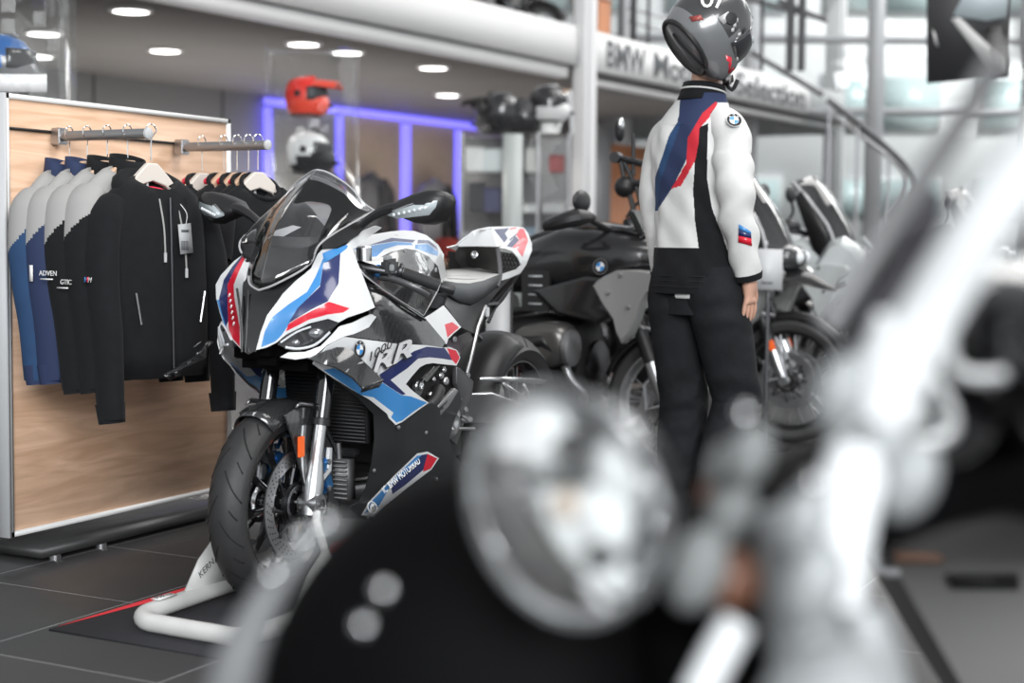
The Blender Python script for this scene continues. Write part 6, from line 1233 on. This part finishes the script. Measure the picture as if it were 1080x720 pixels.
# small chrome beads added to make the out-of-focus glints
for q in ((287, 605, 1.10), (318, 566, 1.11), (341, 551, 1.12), (404, 623, 1.07), (383, 660, 1.07), (785, 437, 1.1), (916, 368, 1.1), (680, 590, 1.08), (668, 612, 1.08), (857, 508, 1.04)):
    b = MB(); p = atd(*q); b.ell(p, (.006, .006, .006), seg=14, rg=10); b.build('glint_bead', CHROME, fg)
# body of the cruiser below and beside the frame
b = MB(); P_ = [atd(*q) for q in ((918, 545, 2.2), (932, 478, 2.2), (1000, 452, 2.2), (1130, 420, 2.2), (1150, 800, 2.2), (1060, 800, 2.2), (1012, 725, 2.2), (940, 600, 2.2))]
c = sum(P_, Vector())/8; b.loft([[c.lerp(p, .97)-Fh*.02 for p in P_], P_, [p+Fh*.24 for p in P_], [c.lerp(p, .95)+Fh*.26 for p in P_]]); sc_ = b.build('side_case', M('case_grey', (.135, .132, .13), .5), fg, smooth=30)
def onc(pts, nm, m, dd=2.165): b = MB(); b.prism([atd(x, y, dd) for x, y in pts], Fh*.02); b.build(nm, m, sc_, smooth=0)
tubep('case_seam', [(950, 548, 2.16), (1000, 537, 2.15), (1060, 530, 2.15), (1130, 534, 2.15)], .010, BLK, sc_, 8)
onc([(1000, 608), (1075, 607), (1075, 622), (1005, 621)], 'case_slot', M('slot_black', (.01, .01, .01), .6)); onc([(945, 583), (990, 585), (998, 590), (990, 594), (946, 594)], 'case_reflector', M('reflector_tan', (.34, .20, .14), .4))
tubep('case_bracket', [(948, 570, 2.15), (929, 572, 2.15), (928, 600, 2.15), (948, 604, 2.15)], .006, LGREY, sc_, 8); tubep('case_strap', [(912, 548, 2.1), (935, 552, 2.1), (948, 540, 2.1), (957, 530, 2.1)], .004, PCH, sc_, 8)
MBL = False
motowheel('front_wheel', (-.52, .70, .31), (1, 0, 0), (0, -1, 0), .31, .13, .22, fg, 24, STEEL, CHROME, disc=.14, wire=True, groove=0)
motowheel('rear_wheel', (-.10, 2.62, .31), (.98, .2, 0), (.2, -.98, 0), .31, .18, .20, fg, 24, STEEL, CHROME, disc=None, wire=True, groove=0)
b = MB(); b.loft([[(x-.15, y, z0), (x+.15, y, z0), (x+.13, y, z1), (x-.13, y, z1)] for x, y, z0, z1 in ((-.5, .95, .2, .5), (-.4, 1.3, .15, .55), (-.25, 1.8, .15, .5), (-.14, 2.2, .25, .42))]); b.build('engine_block', DMET, fg, bevel=.03)
b = MB(); b.tube([(-.48, 1.0, .62), (-.40, 1.5, .42), (-.22, 2.0, .40), (-.08, 2.5, .40)], [.04, .05, .05, .05], 14, sub=3); b.build('frame', GLOSS, fg)
b = MB(); b.tube([(-.62, .70, .31), (-.6, .84, .58)], .024, 12); b.tube([(-.42, .70, .31), (-.4, .84, .58)], .024, 12); b.tube([(-.6, .84, .58), (-.5, .95, .62), (-.4, .84, .58)], .02, 12); b.build('fork_lower', PCH, fg)

b = MB(); b.tube([(-.43, 1.13, .80), (-.36, 1.3, .86), (-.26, 1.5, .88), (-.2, 1.85, .80), (-.12, 2.3, .70)], [.07, .06, .05, .05, .045], 14, sub=3); b.build('backbone_frame', M('deep_black'), fg)
b = MB(); b.ell(atd(762, 700, 1.32), (.085, .10, .12), CR, 24, 14); b.build('steering_head', M('deep_black'), fg)
b = MB(); b.loft([[(x+w*math.cos(a), y, z+.05*math.sin(a)) for a in [2*PI*k/24 for k in range(24)]] for x, y, z, w in ((-.17, 1.80, .87, .08), (-.15, 1.95, .83, .15), (-.11, 2.15, .80, .17), (-.07, 2.40, .82, .13), (-.05, 2.5, .84, .06))]); b.build('seat', M('seat_black'), fg)
b = MB(); rows = []
for k in range(14):
    a = math.radians(20+150*k/13); rows.append([b.bm.verts.new(Vector((-.10, 2.62, .31))+Vector((.98, .2, 0))*(.115*t)+(Vector((-.2, .98, 0))*math.cos(a)+Vector((0, 0, 1))*math.sin(a))*(.36-.07*abs(t)**3)) for t in [-1+q/4 for q in range(9)]])
for i in range(13):
    for j in range(8): b._f([rows[i][j], rows[i][j+1], rows[i+1][j+1], rows[i+1][j]])
b.build('rear_fender', GLOSS, fg, solid=.005)
b = MB(); b.tube([(-.05, 2.45, .70), (.05, 2.2, .62), (.12, 2.05, .6)], .016, 8); b.build('case_mount', DMET, fg)
